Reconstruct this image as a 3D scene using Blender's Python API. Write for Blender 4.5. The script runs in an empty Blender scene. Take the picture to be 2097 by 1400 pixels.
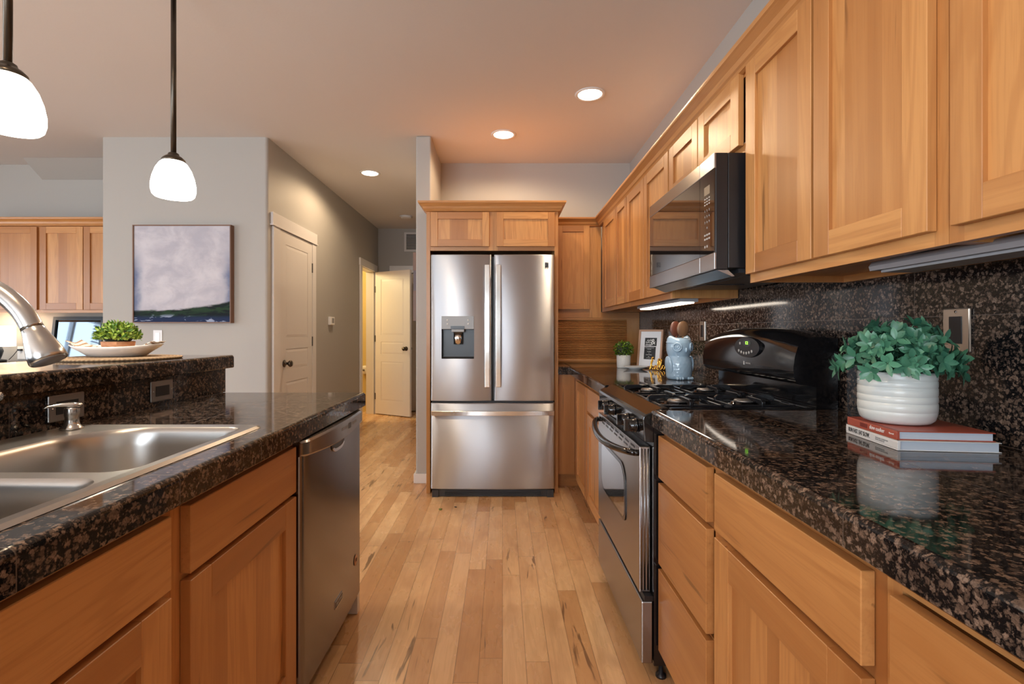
import bpy, bmesh, math, random
from mathutils import Vector, Matrix
random.seed(7)
S = bpy.context.scene
COL = S.collection
PI = math.pi
R = math.radians

# ------------------------------------------------------------------ camera, world, exposure
H = 1.174            # camera height
cam_d = bpy.data.cameras.new('camera')
cam = bpy.data.objects.new('camera', cam_d); COL.objects.link(cam)
cam.location = (0, 0, H); cam.rotation_euler = (PI/2, 0, 0)
cam_d.sensor_width = 36; cam_d.lens = 1020/2097*36
cam_d.shift_x = (1048.5-1029)/2097; cam_d.shift_y = (679-700)/2097
cam_d.clip_start = 0.02
S.camera = cam
S.view_settings.view_transform = 'Standard'; S.view_settings.look = 'None'
S.view_settings.exposure = 0.46; S.view_settings.gamma = 1.0; S.view_settings.use_curve_mapping = False
S.cycles.use_denoising = True
S.cycles.max_bounces = 8; S.cycles.diffuse_bounces = 5; S.cycles.glossy_bounces = 5
S.cycles.caustics_reflective = False; S.cycles.caustics_refractive = False
S.cycles.sample_clamp_indirect = 6.0
W = bpy.data.worlds.new('sky'); S.world = W; W.use_nodes = True
W.node_tree.nodes['Background'].inputs[0].default_value = (0.80, 0.90, 1.0, 1)
W.node_tree.nodes['Background'].inputs[1].default_value = 3.0
DAY = (0.80, 0.90, 1.0); WARM = (1.0, 0.73, 0.46)

def area(name, loc, rot, sx, sy, power, color):
    d = bpy.data.lights.new(name, 'AREA'); d.shape = 'RECTANGLE'; d.size = sx; d.size_y = sy
    d.energy = power; d.color = color
    o = bpy.data.objects.new(name, d); COL.objects.link(o); o.location = loc; o.rotation_euler = rot
    return o
def spot(name, loc, power, color, angle=120, blend=0.7, size=0.06):
    d = bpy.data.lights.new(name, 'SPOT'); d.energy = power; d.color = color
    d.spot_size = R(angle); d.spot_blend = blend; d.shadow_soft_size = size
    o = bpy.data.objects.new(name, d); COL.objects.link(o); o.location = loc
    return o
def point(name, loc, power, color, size=0.05):
    d = bpy.data.lights.new(name, 'POINT'); d.energy = power; d.color = color; d.shadow_soft_size = size
    o = bpy.data.objects.new(name, d); COL.objects.link(o); o.location = loc
    return o
# daylight through the windows behind and beside the camera, plus one added side opening
area('daylight_rear_window', (-2.1, -4.22, 1.35), (R(90), 0, 0), 3.0, 1.95, 125, DAY)
area('daylight_side_window', (-6.42, 1.4, 1.45), (0, R(-90), 0), 1.3, 2.45, 45, DAY)
area('added_side_daylight', (-6.42, -2.0, 1.25), (0, R(-90), 0), 1.95, 2.3, 130, DAY)  # extra unseen daylight, added to brighten the stove-wall cabinets

# ------------------------------------------------------------------ materials
def new_mat(name):
    m = bpy.data.materials.new(name); m.use_nodes = True
    nt = m.node_tree
    return m, nt, nt.nodes['Principled BSDF']
def pbr(name, col, rough=0.5, metal=0.0, spec=None, coat=0.0, emit=None, estr=0.0, trans=0.0):
    m, nt, b = new_mat(name)
    b.inputs['Base Color'].default_value = (*col, 1)
    b.inputs['Roughness'].default_value = rough; b.inputs['Metallic'].default_value = metal
    if spec is not None: b.inputs['Specular IOR Level'].default_value = spec
    b.inputs['Coat Weight'].default_value = coat
    b.inputs['Coat Roughness'].default_value = 0.05
    if emit: b.inputs['Emission Color'].default_value = (*emit, 1); b.inputs['Emission Strength'].default_value = estr
    if trans: b.inputs['Transmission Weight'].default_value = trans
    return m
class N:
    """small node-graph helper"""
    def __init__(self, nt): self.nt = nt
    def n(self, t, **kw):
        nd = self.nt.nodes.new(t)
        for k, v in kw.items(): setattr(nd, k, v)
        return nd
    def put(self, sock, v):
        if hasattr(v, 'is_output'): self.nt.links.new(v, sock)
        elif isinstance(v, (tuple, list)) and sock.type == 'RGBA' and len(v) == 3: sock.default_value = (*v, 1)
        else: sock.default_value = v
    def math(self, op, a, b=0.0, c=0.0, clamp=False):
        nd = self.n('ShaderNodeMath', operation=op); nd.use_clamp = clamp
        self.put(nd.inputs[0], a); self.put(nd.inputs[1], b); self.put(nd.inputs[2], c)
        return nd.outputs[0]
    def vmul(self, v, s):
        nd = self.n('ShaderNodeVectorMath', operation='MULTIPLY'); self.put(nd.inputs[0], v); nd.inputs[1].default_value = s
        return nd.outputs[0]
    def vadd(self, v, s):
        nd = self.n('ShaderNodeVectorMath', operation='ADD'); self.put(nd.inputs[0], v); self.put(nd.inputs[1], s)
        return nd.outputs[0]
    def noise(self, v, scale, detail=3, rough=0.5, dist=0.0):
        nd = self.n('ShaderNodeTexNoise'); self.put(nd.inputs['Vector'], v)
        nd.inputs['Scale'].default_value = scale; nd.inputs['Detail'].default_value = detail
        nd.inputs['Roughness'].default_value = rough; nd.inputs['Distortion'].default_value = dist
        return nd.outputs['Fac']
    def voro(self, v, scale, feature='F1', out='Distance', rnd=1.0):
        nd = self.n('ShaderNodeTexVoronoi', feature=feature); self.put(nd.inputs['Vector'], v)
        nd.inputs['Scale'].default_value = scale; nd.inputs['Randomness'].default_value = rnd
        return nd.outputs[out]
    def mix(self, f, a, b, mode='MIX'):
        nd = self.n('ShaderNodeMix', data_type='RGBA', blend_type=mode)
        self.put(nd.inputs[0], f); self.put(nd.inputs[6], a); self.put(nd.inputs[7], b)
        return nd.outputs[2]
    def rng(self, v, a, b, c=0.0, d=1.0):
        nd = self.n('ShaderNodeMapRange'); nd.interpolation_type = 'SMOOTHSTEP'
        self.put(nd.inputs[0], v); nd.inputs[1].default_value = a; nd.inputs[2].default_value = b
        nd.inputs[3].default_value = c; nd.inputs[4].default_value = d
        return nd.outputs[0]
    def xyz(self, v):
        nd = self.n('ShaderNodeSeparateXYZ'); self.put(nd.inputs[0], v); return nd.outputs
    def comb(self, x, y, z):
        nd = self.n('ShaderNodeCombineXYZ'); self.put(nd.inputs[0], x); self.put(nd.inputs[1], y); self.put(nd.inputs[2], z)
        return nd.outputs[0]
    def white(self, v, dim='3D'):
        nd = self.n('ShaderNodeTexWhiteNoise', noise_dimensions=dim); self.put(nd.inputs['Vector'], v); return nd.outputs['Value']
    def obj(self): return self.n('ShaderNodeTexCoord').outputs['Object']
    def pos(self): return self.n('ShaderNodeNewGeometry').outputs['Position']
    def bump(self, h, strength, dist=0.01):
        nd = self.n('ShaderNodeBump'); self.put(nd.inputs['Height'], h)
        nd.inputs['Strength'].default_value = strength; nd.inputs['Distance'].default_value = dist
        return nd.outputs[0]

def wood_mat(name, light, mid, dark, rough=0.33):
    m, nt, b = new_mat(name); g = N(nt)
    at = g.n('ShaderNodeAttribute'); at.attribute_name = 'gco'
    tn = g.n('ShaderNodeAttribute'); tn.attribute_name = 'tone'
    v = at.outputs['Vector']; tone = tn.outputs['Fac']
    big = g.noise(g.vmul(v, (0.9, 9, 9)), 1.0, 3, 0.55, 0.6)
    ring = g.math('SINE', g.math('MULTIPLY', big, 46.0))
    ring = g.rng(ring, -0.4, 1.0)
    fine = g.noise(g.vmul(v, (5, 170, 170)), 1.0, 3, 0.6)
    band = g.noise(g.vmul(v, (0.5, 16, 16)), 1.0, 2, 0.5)
    c = g.mix(g.rng(g.math('ADD', g.math('MULTIPLY', tone, 0.75), g.math('MULTIPLY', band, 0.6)), 0.22, 1.0), dark, light)
    c = g.mix(g.math('MULTIPLY', ring, 0.38), c, mid)
    c = g.mix(g.math('MULTIPLY', g.rng(fine, 0.45, 0.75), 0.38), c, dark)
    # rare dark mineral streaks
    st = g.rng(g.noise(g.vmul(v, (2.2, 34, 34)), 1.0, 2, 0.5, 0.3), 0.68, 0.76)
    c = g.mix(g.math('MULTIPLY', st, 0.65), c, tuple(x*0.42 for x in dark))
    g.put(b.inputs['Base Color'], c)
    b.inputs['Roughness'].default_value = rough
    b.inputs['Coat Weight'].default_value = 0.06; b.inputs['Coat Roughness'].default_value = 0.22
    g.put(b.inputs['Normal'], g.bump(fine, 0.05, 0.002))
    return m

def floor_mat():
    m, nt, b = new_mat('strip_flooring'); g = N(nt)
    p = g.xyz(g.pos()); w = 0.083; L = 0.95
    xr = g.math('DIVIDE', p[0], w); row = g.math('FLOOR', xr)
    off = g.math('MULTIPLY', g.white(g.comb(row, 3.7, 0.0)), 7.0)
    ln = g.math('ADD', 0.75, g.math('MULTIPLY', g.white(g.comb(row, 9.1, 2.0)), 0.6))
    yc = g.math('DIVIDE', g.math('ADD', p[1], off), g.math('MULTIPLY', ln, L)); col = g.math('FLOOR', yc)
    pid = g.comb(row, col, 0.0)
    t = g.white(pid); t2 = g.white(g.vadd(pid, (5.3, 1.7, 4.0)))
    v = g.vadd(g.pos(), g.vmul(g.comb(t, t2, t), (31.0, 17.0, 9.0)))
    big = g.noise(g.vmul(v, (15, 1.4, 1)), 1.0, 4, 0.55, 0.7)
    ring = g.rng(g.math('SINE', g.math('MULTIPLY', big, 30.0)), -0.3, 1.0)
    fine = g.noise(g.vmul(v, (190, 6, 1)), 1.0, 3, 0.6)
    cloud = g.noise(g.vmul(v, (9, 3.5, 1)), 1.0, 3, 0.6)
    c = g.mix(g.rng(t, 0.05, 0.95), (0.60, 0.325, 0.145), (0.86, 0.565, 0.305))
    c = g.mix(g.math('MULTIPLY', g.rng(cloud, 0.42, 0.72), 0.45), c, (0.50, 0.245, 0.10))
    c = g.mix(g.math('MULTIPLY', ring, 0.16), c, (0.40, 0.185, 0.075))
    c = g.mix(g.math('MULTIPLY', g.rng(fine, 0.5, 0.75), 0.16), c, (0.30, 0.13, 0.05))
    sn = g.noise(g.vmul(v, (24, 2.4, 1)), 1.0, 3, 0.6, 0.8)
    streak = g.math('MULTIPLY', g.rng(sn, 0.625, 0.68), g.rng(t2, 0.35, 0.6))
    c = g.mix(g.math('MULTIPLY', streak, 0.75), c, (0.11, 0.045, 0.018))
    fx = g.math('FRACT', xr); fy = g.math('FRACT', yc)
    ex = g.math('MINIMUM', fx, g.math('SUBTRACT', 1.0, fx)); ey = g.math('MINIMUM', fy, g.math('SUBTRACT', 1.0, fy))
    gap = g.math('MAXIMUM', g.rng(ex, 0.008, 0.02, 1, 0), g.rng(ey, 0.0008, 0.0018, 1, 0))
    c = g.mix(g.math('MULTIPLY', gap, 0.6), c, (0.14, 0.06, 0.022))
    g.put(b.inputs['Base Color'], c)
    g.put(b.inputs['Roughness'], g.rng(cloud, 0.3, 0.8, 0.24, 0.36))
    g.put(b.inputs['Normal'], g.bump(gap, -0.25, 0.001))
    return m

def granite_mat(name, joints=None, rough=0.06):
    """black stone with brown orbs; joints = list of (axis, period, phase)"""
    m, nt, b = new_mat(name); g = N(nt)
    p = g.pos()
    wv = g.n('ShaderNodeTexNoise'); g.put(wv.inputs['Vector'], p); wv.inputs['Scale'].default_value = 120; wv.inputs['Detail'].default_value = 4
    d = g.vadd(p, g.vmul(wv.outputs['Color'], (0.016, 0.016, 0.016)))
    cell = g.voro(d, 105, 'F1', 'Distance')
    idc = g.n('ShaderNodeTexVoronoi'); g.put(idc.inputs['Vector'], d); idc.inputs['Scale'].default_value = 105
    idv = g.math('FRACT', g.math('MULTIPLY', g.xyz(idc.outputs['Color'])[0], 7.31))
    big = g.noise(p, 42, 3, 0.6)
    small = g.noise(p, 240, 4, 0.7)
    size = g.math('ADD', g.math('MULTIPLY', idv, 0.42), g.math('MULTIPLY', g.math('SUBTRACT', big, 0.5), 0.9))
    blob = g.rng(g.math('SUBTRACT', g.math('ADD', cell, g.math('MULTIPLY', g.math('SUBTRACT', small, 0.5), 0.9)), size), 0.34, 0.04)
    fl = g.rng(g.noise(p, 380, 4, 0.7), 0.38, 0.62)
    brown = g.mix(g.math('FRACT', g.math('MULTIPLY', idv, 5.7)), (0.095, 0.063, 0.047), (0.29, 0.205, 0.155))
    brown = g.mix(g.math('MULTIPLY', fl, 0.65), brown, (0.045, 0.029, 0.022))
    dark = g.mix(g.rng(g.noise(p, 230, 4, 0.75), 0.52, 0.70), (0.006, 0.006, 0.007), (0.10, 0.07, 0.054))
    c = g.mix(blob, dark, brown)
    if joints:
        s = g.xyz(p); tot = None
        for ax, per, ph in joints:
            f = g.math('FRACT', g.math('DIVIDE', g.math('SUBTRACT', s[ax], ph), per))
            e = g.math('MULTIPLY', g.math('MINIMUM', f, g.math('SUBTRACT', 1.0, f)), per)
            k = g.rng(e, 0.0006, 0.0013, 1, 0)
            tot = k if tot is None else g.math('MAXIMUM', tot, k)
        c = g.mix(g.math('MULTIPLY', tot, 0.8), c, (0.10, 0.075, 0.06))
        g.put(b.inputs['Roughness'], g.math('ADD', rough, g.math('MULTIPLY', tot, 0.4)))
    else:
        b.inputs['Roughness'].default_value = rough
    g.put(b.inputs['Base Color'], c)
    b.inputs['Specular IOR Level'].default_value = 0.38
    return m

def steel_mat(name, tangent, col=(0.62, 0.61, 0.60), rough=0.27, aniso=0.75, wob=0.0, rot=0.25):
    m, nt, b = new_mat(name); g = N(nt)
    b.inputs['Metallic'].default_value = 1.0
    b.inputs['Base Color'].default_value = (*col, 1)
    b.inputs['Roughness'].default_value = rough
    b.inputs['Anisotropic'].default_value = aniso
    b.inputs['Anisotropic Rotation'].default_value = rot
    if tangent: g.put(b.inputs['Tangent'], g.comb(*tangent))
    if wob:
        n = g.noise(g.vmul(g.obj(), (3.0, 3.0, 1.3)), 1.0, 1, 0.4)
        g.put(b.inputs['Normal'], g.bump(n, wob, 0.05))
    return m

def paint_mat(name, col, rough=0.65, tex=0.04):
    m, nt, b = new_mat(name); g = N(nt)
    b.inputs['Base Color'].default_value = (*col, 1); b.inputs['Roughness'].default_value = rough
    b.inputs['Specular IOR Level'].default_value = 0.3
    g.put(b.inputs['Normal'], g.bump(g.noise(g.pos(), 70, 3, 0.6), tex, 0.004))
    return m

def canvas_mat():
    m, nt, b = new_mat('abstract_landscape_paint'); g = N(nt)
    s = g.xyz(g.obj()); u = g.math('ADD', g.math('DIVIDE', s[0], 0.758), 0.5); vv = g.math('DIVIDE', s[2], 0.758)
    n1 = g.noise(g.vmul(g.obj(), (5, 5, 7)), 1.0, 5, 0.6, 0.4); n2 = g.noise(g.vmul(g.obj(), (7, 7, 26)), 1.0, 4, 0.6, 0.6)
    c = g.mix(g.rng(n1, 0.35, 0.7), (0.44, 0.43, 0.49), (0.60, 0.58, 0.62))
    edge = g.math('ADD', g.math('ABSOLUTE', g.math('SUBTRACT', u, 0.5)), g.math('MULTIPLY', g.math('SUBTRACT', n1, 0.5), 0.22))
    lowish = g.rng(vv, 0.85, 0.45)
    c = g.mix(g.math('MULTIPLY', g.math('MULTIPLY', g.rng(edge, 0.39, 0.50), lowish), 0.85), c, (0.07, 0.115, 0.24))
    hz = g.math('ADD', g.math('ADD', 0.125, g.math('MULTIPLY', g.math('POWER', u, 2.5), 0.10)), g.math('MULTIPLY', g.math('SUBTRACT', n2, 0.5), 0.06))
    land = g.rng(g.math('SUBTRACT', hz, vv), -0.012, 0.012)
    lc = g.mix(g.rng(n2, 0.42, 0.6), (0.004, 0.008, 0.010), (0.016, 0.042, 0.018))
    lc = g.mix(g.rng(vv, 0.085, 0.045), lc, (0.012, 0.023, 0.07))
    lc = g.mix(g.math('MULTIPLY', g.rng(n2, 0.56, 0.62), g.rng(vv, 0.10, 0.05)), lc, (0.30, 0.36, 0.50))
    c = g.mix(land, c, lc)
    g.put(b.inputs['Base Color'], c); b.inputs['Roughness'].default_value = 0.6; b.inputs['Specular IOR Level'].default_value = 0.15
    return m

def leaf_mat(name, a, bcol, rough=0.45):
    m, nt, b = new_mat(name); g = N(nt)
    tn = g.n('ShaderNodeAttribute'); tn.attribute_name = 'tone'
    c = g.mix(tn.outputs['Fac'], a, bcol)
    g.put(b.inputs['Base Color'], c); b.inputs['Roughness'].default_value = rough
    return m

def stripe_mat(name, axis, period, a, bcol, duty=0.5):
    m, nt, b = new_mat(name); g = N(nt)
    s = g.xyz(g.obj()); f = g.math('FRACT', g.math('DIVIDE', s[axis], period))
    g.put(b.inputs['Base Color'], g.mix(g.rng(f, duty-0.06, duty+0.06), a, bcol)); b.inputs['Roughness'].default_value = 0.85
    return m

def weave_mat():
    m, nt, b = new_mat('woven_seagrass'); g = N(nt)
    s = g.xyz(g.obj()); r = g.math('SQRT', g.math('ADD', g.math('MULTIPLY', s[0], s[0]), g.math('MULTIPLY', s[1], s[1])))
    w = g.math('SINE', g.math('MULTIPLY', r, 520.0)); a = g.math('SINE', g.math('MULTIPLY', g.math('ARCTAN2', s[1], s[0]), 90.0))
    h = g.math('ADD', w, g.math('MULTIPLY', a, 0.6))
    g.put(b.inputs['Base Color'], g.mix(g.rng(h, -1.2, 1.2), (0.16, 0.095, 0.05), (0.45, 0.31, 0.18)))
    g.put(b.inputs['Normal'], g.bump(h, 0.5, 0.003)); b.inputs['Roughness'].default_value = 0.8
    return m

def terracotta_mat():
    m, nt, b = new_mat('terracotta_clay'); g = N(nt)
    n = g.noise(g.obj(), 26, 4, 0.6)
    g.put(b.inputs['Base Color'], g.mix(g.rng(n, 0.3, 0.7), (0.40, 0.16, 0.075), (0.56, 0.27, 0.14))); b.inputs['Roughness'].default_value = 0.8
    return m
def crackle_white():
    m, nt, b = new_mat('white_hobnail_ceramic'); g = N(nt)
    n = g.voro(g.obj(), 150, 'DISTANCE_TO_EDGE')
    g.put(b.inputs['Base Color'], (0.72, 0.71, 0.68)); b.inputs['Roughness'].default_value = 0.35
    g.put(b.inputs['Normal'], g.bump(g.rng(n, 0.0, 0.12), 0.6, 0.004))
    return m

M = {}
M['wall'] = paint_mat('greige_wall_paint', (0.425, 0.405, 0.375))
M['ceil'] = paint_mat('ceiling_paint', (0.69, 0.655, 0.625), 0.8, 0.10)
M['trim'] = pbr('white_trim_paint', (0.72, 0.69, 0.67), 0.35)
M['door'] = pbr('white_door_paint', (0.72, 0.68, 0.645), 0.38)
M['bath'] = paint_mat('yellow_bath_paint', (0.62, 0.47, 0.19))
M['wood'] = wood_mat('natural_hickory', (0.60, 0.292, 0.098), (0.42, 0.172, 0.050), (0.365, 0.145, 0.042))
M['floor'] = floor_mat()
M['gran_r'] = granite_mat('brown_black_granite_counter', [(0, 0.305, 0.8005), (1, 0.305, 1.032)])
M['gran_l'] = granite_mat('brown_black_granite_peninsula', [(1, 0.305, 0.60), (0, 0.305, -0.885)])
M['gran_s'] = granite_mat('brown_black_granite_splash', [(1, 0.305, 1.683), (2, 0.300, 0.914)], 0.10)
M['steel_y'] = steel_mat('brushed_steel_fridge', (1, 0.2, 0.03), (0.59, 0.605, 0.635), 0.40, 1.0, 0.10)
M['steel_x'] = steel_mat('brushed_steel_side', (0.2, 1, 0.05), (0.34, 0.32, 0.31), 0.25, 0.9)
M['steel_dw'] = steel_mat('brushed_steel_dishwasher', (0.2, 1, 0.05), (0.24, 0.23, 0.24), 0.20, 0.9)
M['steel_h'] = steel_mat('polished_steel_bar', None, (0.75, 0.73, 0.70), 0.16, 0.0)
M['sink'] = steel_mat('satin_sink_steel', (0.2, 1, 0.05), (0.50, 0.485, 0.465), 0.28, 0.5)
M['nickel'] = steel_mat('brushed_nickel', None, (0.58, 0.57, 0.555), 0.22, 0.0)
M['black'] = pbr('black_enamel', (0.006, 0.006, 0.007), 0.10, spec=0.6)
M['blackm'] = pbr('black_plastic', (0.010, 0.010, 0.012), 0.35)
M['iron'] = pbr('black_cast_iron', (0.012, 0.012, 0.014), 0.22)
M['darkgap'] = pbr('dark_shadow_gap', (0.02, 0.016, 0.014), 0.7)
M['smoke'] = pbr('smoked_door_glass', (0.012, 0.010, 0.010), 0.03, spec=0.8, coat=0.6)
M['ovenglass'] = pbr('oven_window_glass', (0.03, 0.034, 0.034), 0.03, spec=1.0, coat=1.0)
M['greypanel'] = pbr('grey_dispenser_panel', (0.33, 0.335, 0.34), 0.5, 0.3)
M['charcoal'] = pbr('charcoal_plastic', (0.035, 0.037, 0.042), 0.3)
M['white_pl'] = pbr('white_plastic', (0.74, 0.73, 0.72), 0.3)
M['plate_met'] = pbr('brushed_outlet_plate', (0.50, 0.43, 0.36), 0.30, 0.85)
M['plate_dark'] = pbr('pewter_outlet_plate', (0.30, 0.275, 0.255), 0.35, 0.8)
M['bronze'] = pbr('oil_rubbed_bronze', (0.085, 0.07, 0.055), 0.30, 0.9)
M['hinge'] = pbr('antique_hinge', (0.09, 0.085, 0.08), 0.4, 0.8)
M['opal'] = pbr('opal_glass_lit', (0.9, 0.88, 0.85), 0.2, emit=(1.0, 0.93, 0.83), estr=7.0)
M['can_lens'] = pbr('recessed_lamp_lens', (0.9, 0.9, 0.9), 0.3, emit=(1.0, 0.88, 0.70), estr=12.0)
M['led'] = pbr('lit_tube_lens', (0.9, 0.9, 0.9), 0.3, emit=(1.0, 0.87, 0.72), estr=8.0)
M['tube_off'] = pbr('unlit_fixture_lens', (0.30, 0.31, 0.33), 0.25)
M['fixture'] = pbr('grey_fixture_body', (0.30, 0.29, 0.30), 0.35)
M['shade'] = pbr('lit_lamp_shade', (0.8, 0.76, 0.7), 0.8, emit=(1.0, 0.86, 0.68), estr=2.2)
M['mirror'] = pbr('dark_mirror_silver', (0.11, 0.13, 0.155), 0.03, 1.0)
M['slate'] = pbr('slate_blue_frame', (0.025, 0.033, 0.045), 0.4)
M['canvas'] = canvas_mat()
M['walnut'] = wood_mat('walnut_frame', (0.20, 0.095, 0.05), (0.12, 0.055, 0.028), (0.11, 0.05, 0.026), 0.5)
M['oakframe'] = wood_mat('pale_frame_wood', (0.50, 0.29, 0.18), (0.36, 0.19, 0.11), (0.32, 0.17, 0.10), 0.5)
M['spoon'] = wood_mat('olive_spoon_wood', (0.22, 0.115, 0.055), (0.11, 0.05, 0.026), (0.07, 0.03, 0.018), 0.4)
M['spoonred'] = wood_mat('cherry_spoon_wood', (0.19, 0.055, 0.028), (0.13, 0.035, 0.02), (0.10, 0.03, 0.016), 0.4)
M['gold'] = pbr('polished_gold', (0.83, 0.47, 0.09), 0.13, 1.0)
M['owl'] = pbr('pale_blue_glaze', (0.34, 0.47, 0.59), 0.12, coat=0.6)
M['potw'] = pbr('ribbed_white_ceramic', (0.70, 0.72, 0.69), 0.28)
M['hob'] = crackle_white()
M['dish'] = pbr('white_porcelain', (0.78, 0.77, 0.75), 0.15)
M['clay'] = terracotta_mat()
M['mat_w'] = weave_mat()
M['napkin'] = stripe_mat('striped_linen', 0, 0.016, (0.70, 0.66, 0.60), (0.33, 0.20, 0.12), 0.62)
M['leaf_teal'] = leaf_mat('blue_green_leaf', (0.012, 0.080, 0.050), (0.13, 0.36, 0.215), 0.34)
M['leaf_lime'] = leaf_mat('lime_leaf', (0.045, 0.15, 0.014), (0.42, 0.55, 0.07), 0.5)
M['leaf_box'] = leaf_mat('boxwood_leaf', (0.018, 0.065, 0.006), (0.22, 0.33, 0.02), 0.4)
M['soil'] = pbr('dark_moss_soil', (0.03, 0.035, 0.02), 0.9)
M['redbook'] = pbr('brick_red_cover', (0.42, 0.085, 0.05), 0.35)
M['redblk'] = pbr('dark_red_band', (0.20, 0.03, 0.02), 0.4)
M['whitebook'] = pbr('white_cover', (0.76, 0.75, 0.74), 0.35)
M['pages'] = stripe_mat('page_edges', 2, 0.0022, (0.60, 0.66, 0.74), (0.46, 0.53, 0.62), 0.5)
M['ink'] = pbr('black_ink', (0.015, 0.015, 0.016), 0.6)
M['inkgrey'] = pbr('grey_ink', (0.30, 0.30, 0.30), 0.6)
M['inkwhite'] = pbr('white_ink', (0.80, 0.79, 0.77), 0.5)
M['mattboard'] = pbr('white_mat_board', (0.74, 0.74, 0.76), 0.6)
M['green_led'] = pbr('green_clock_digits', (0.05, 0.2, 0.02), 0.5, emit=(0.35, 1.0, 0.05), estr=2.2)
M['lcd'] = pbr('pale_lcd', (0.30, 0.24, 0.17), 0.2)
M['keyprint'] = pbr('key_print', (0.48, 0.46, 0.44), 0.5)
M['copper'] = pbr('copper_sticker', (0.50, 0.25, 0.13), 0.35)
M['paper'] = pbr('tissue_paper', (0.78, 0.74, 0.66), 0.9)
M['grille'] = pbr('painted_return_grille', (0.66, 0.63, 0.60), 0.5)
M['purple'] = pbr('muted_picture_side', (0.13, 0.095, 0.10), 0.6)
M['cap'] = pbr('burner_cap', (0.30, 0.27, 0.25), 0.35, 0.6)
M['winframe'] = pbr('white_window_frame', (0.75, 0.75, 0.75), 0.4)
M['blind'] = pbr('white_blind_slats', (0.75, 0.77, 0.80), 0.5)
m, nt, b = new_mat('window_pane_glass'); g = N(nt)
tr = g.n('ShaderNodeBsdfTransparent'); gl = g.n('ShaderNodeBsdfGlossy'); gl.inputs['Roughness'].default_value = 0.02
mx = g.n('ShaderNodeMixShader'); mx.inputs[0].default_value = 0.06
nt.links.new(tr.outputs[0], mx.inputs[1]); nt.links.new(gl.outputs[0], mx.inputs[2])
nt.links.new(mx.outputs[0], nt.nodes['Material Output'].inputs['Surface']); M['pane'] = m

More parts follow.
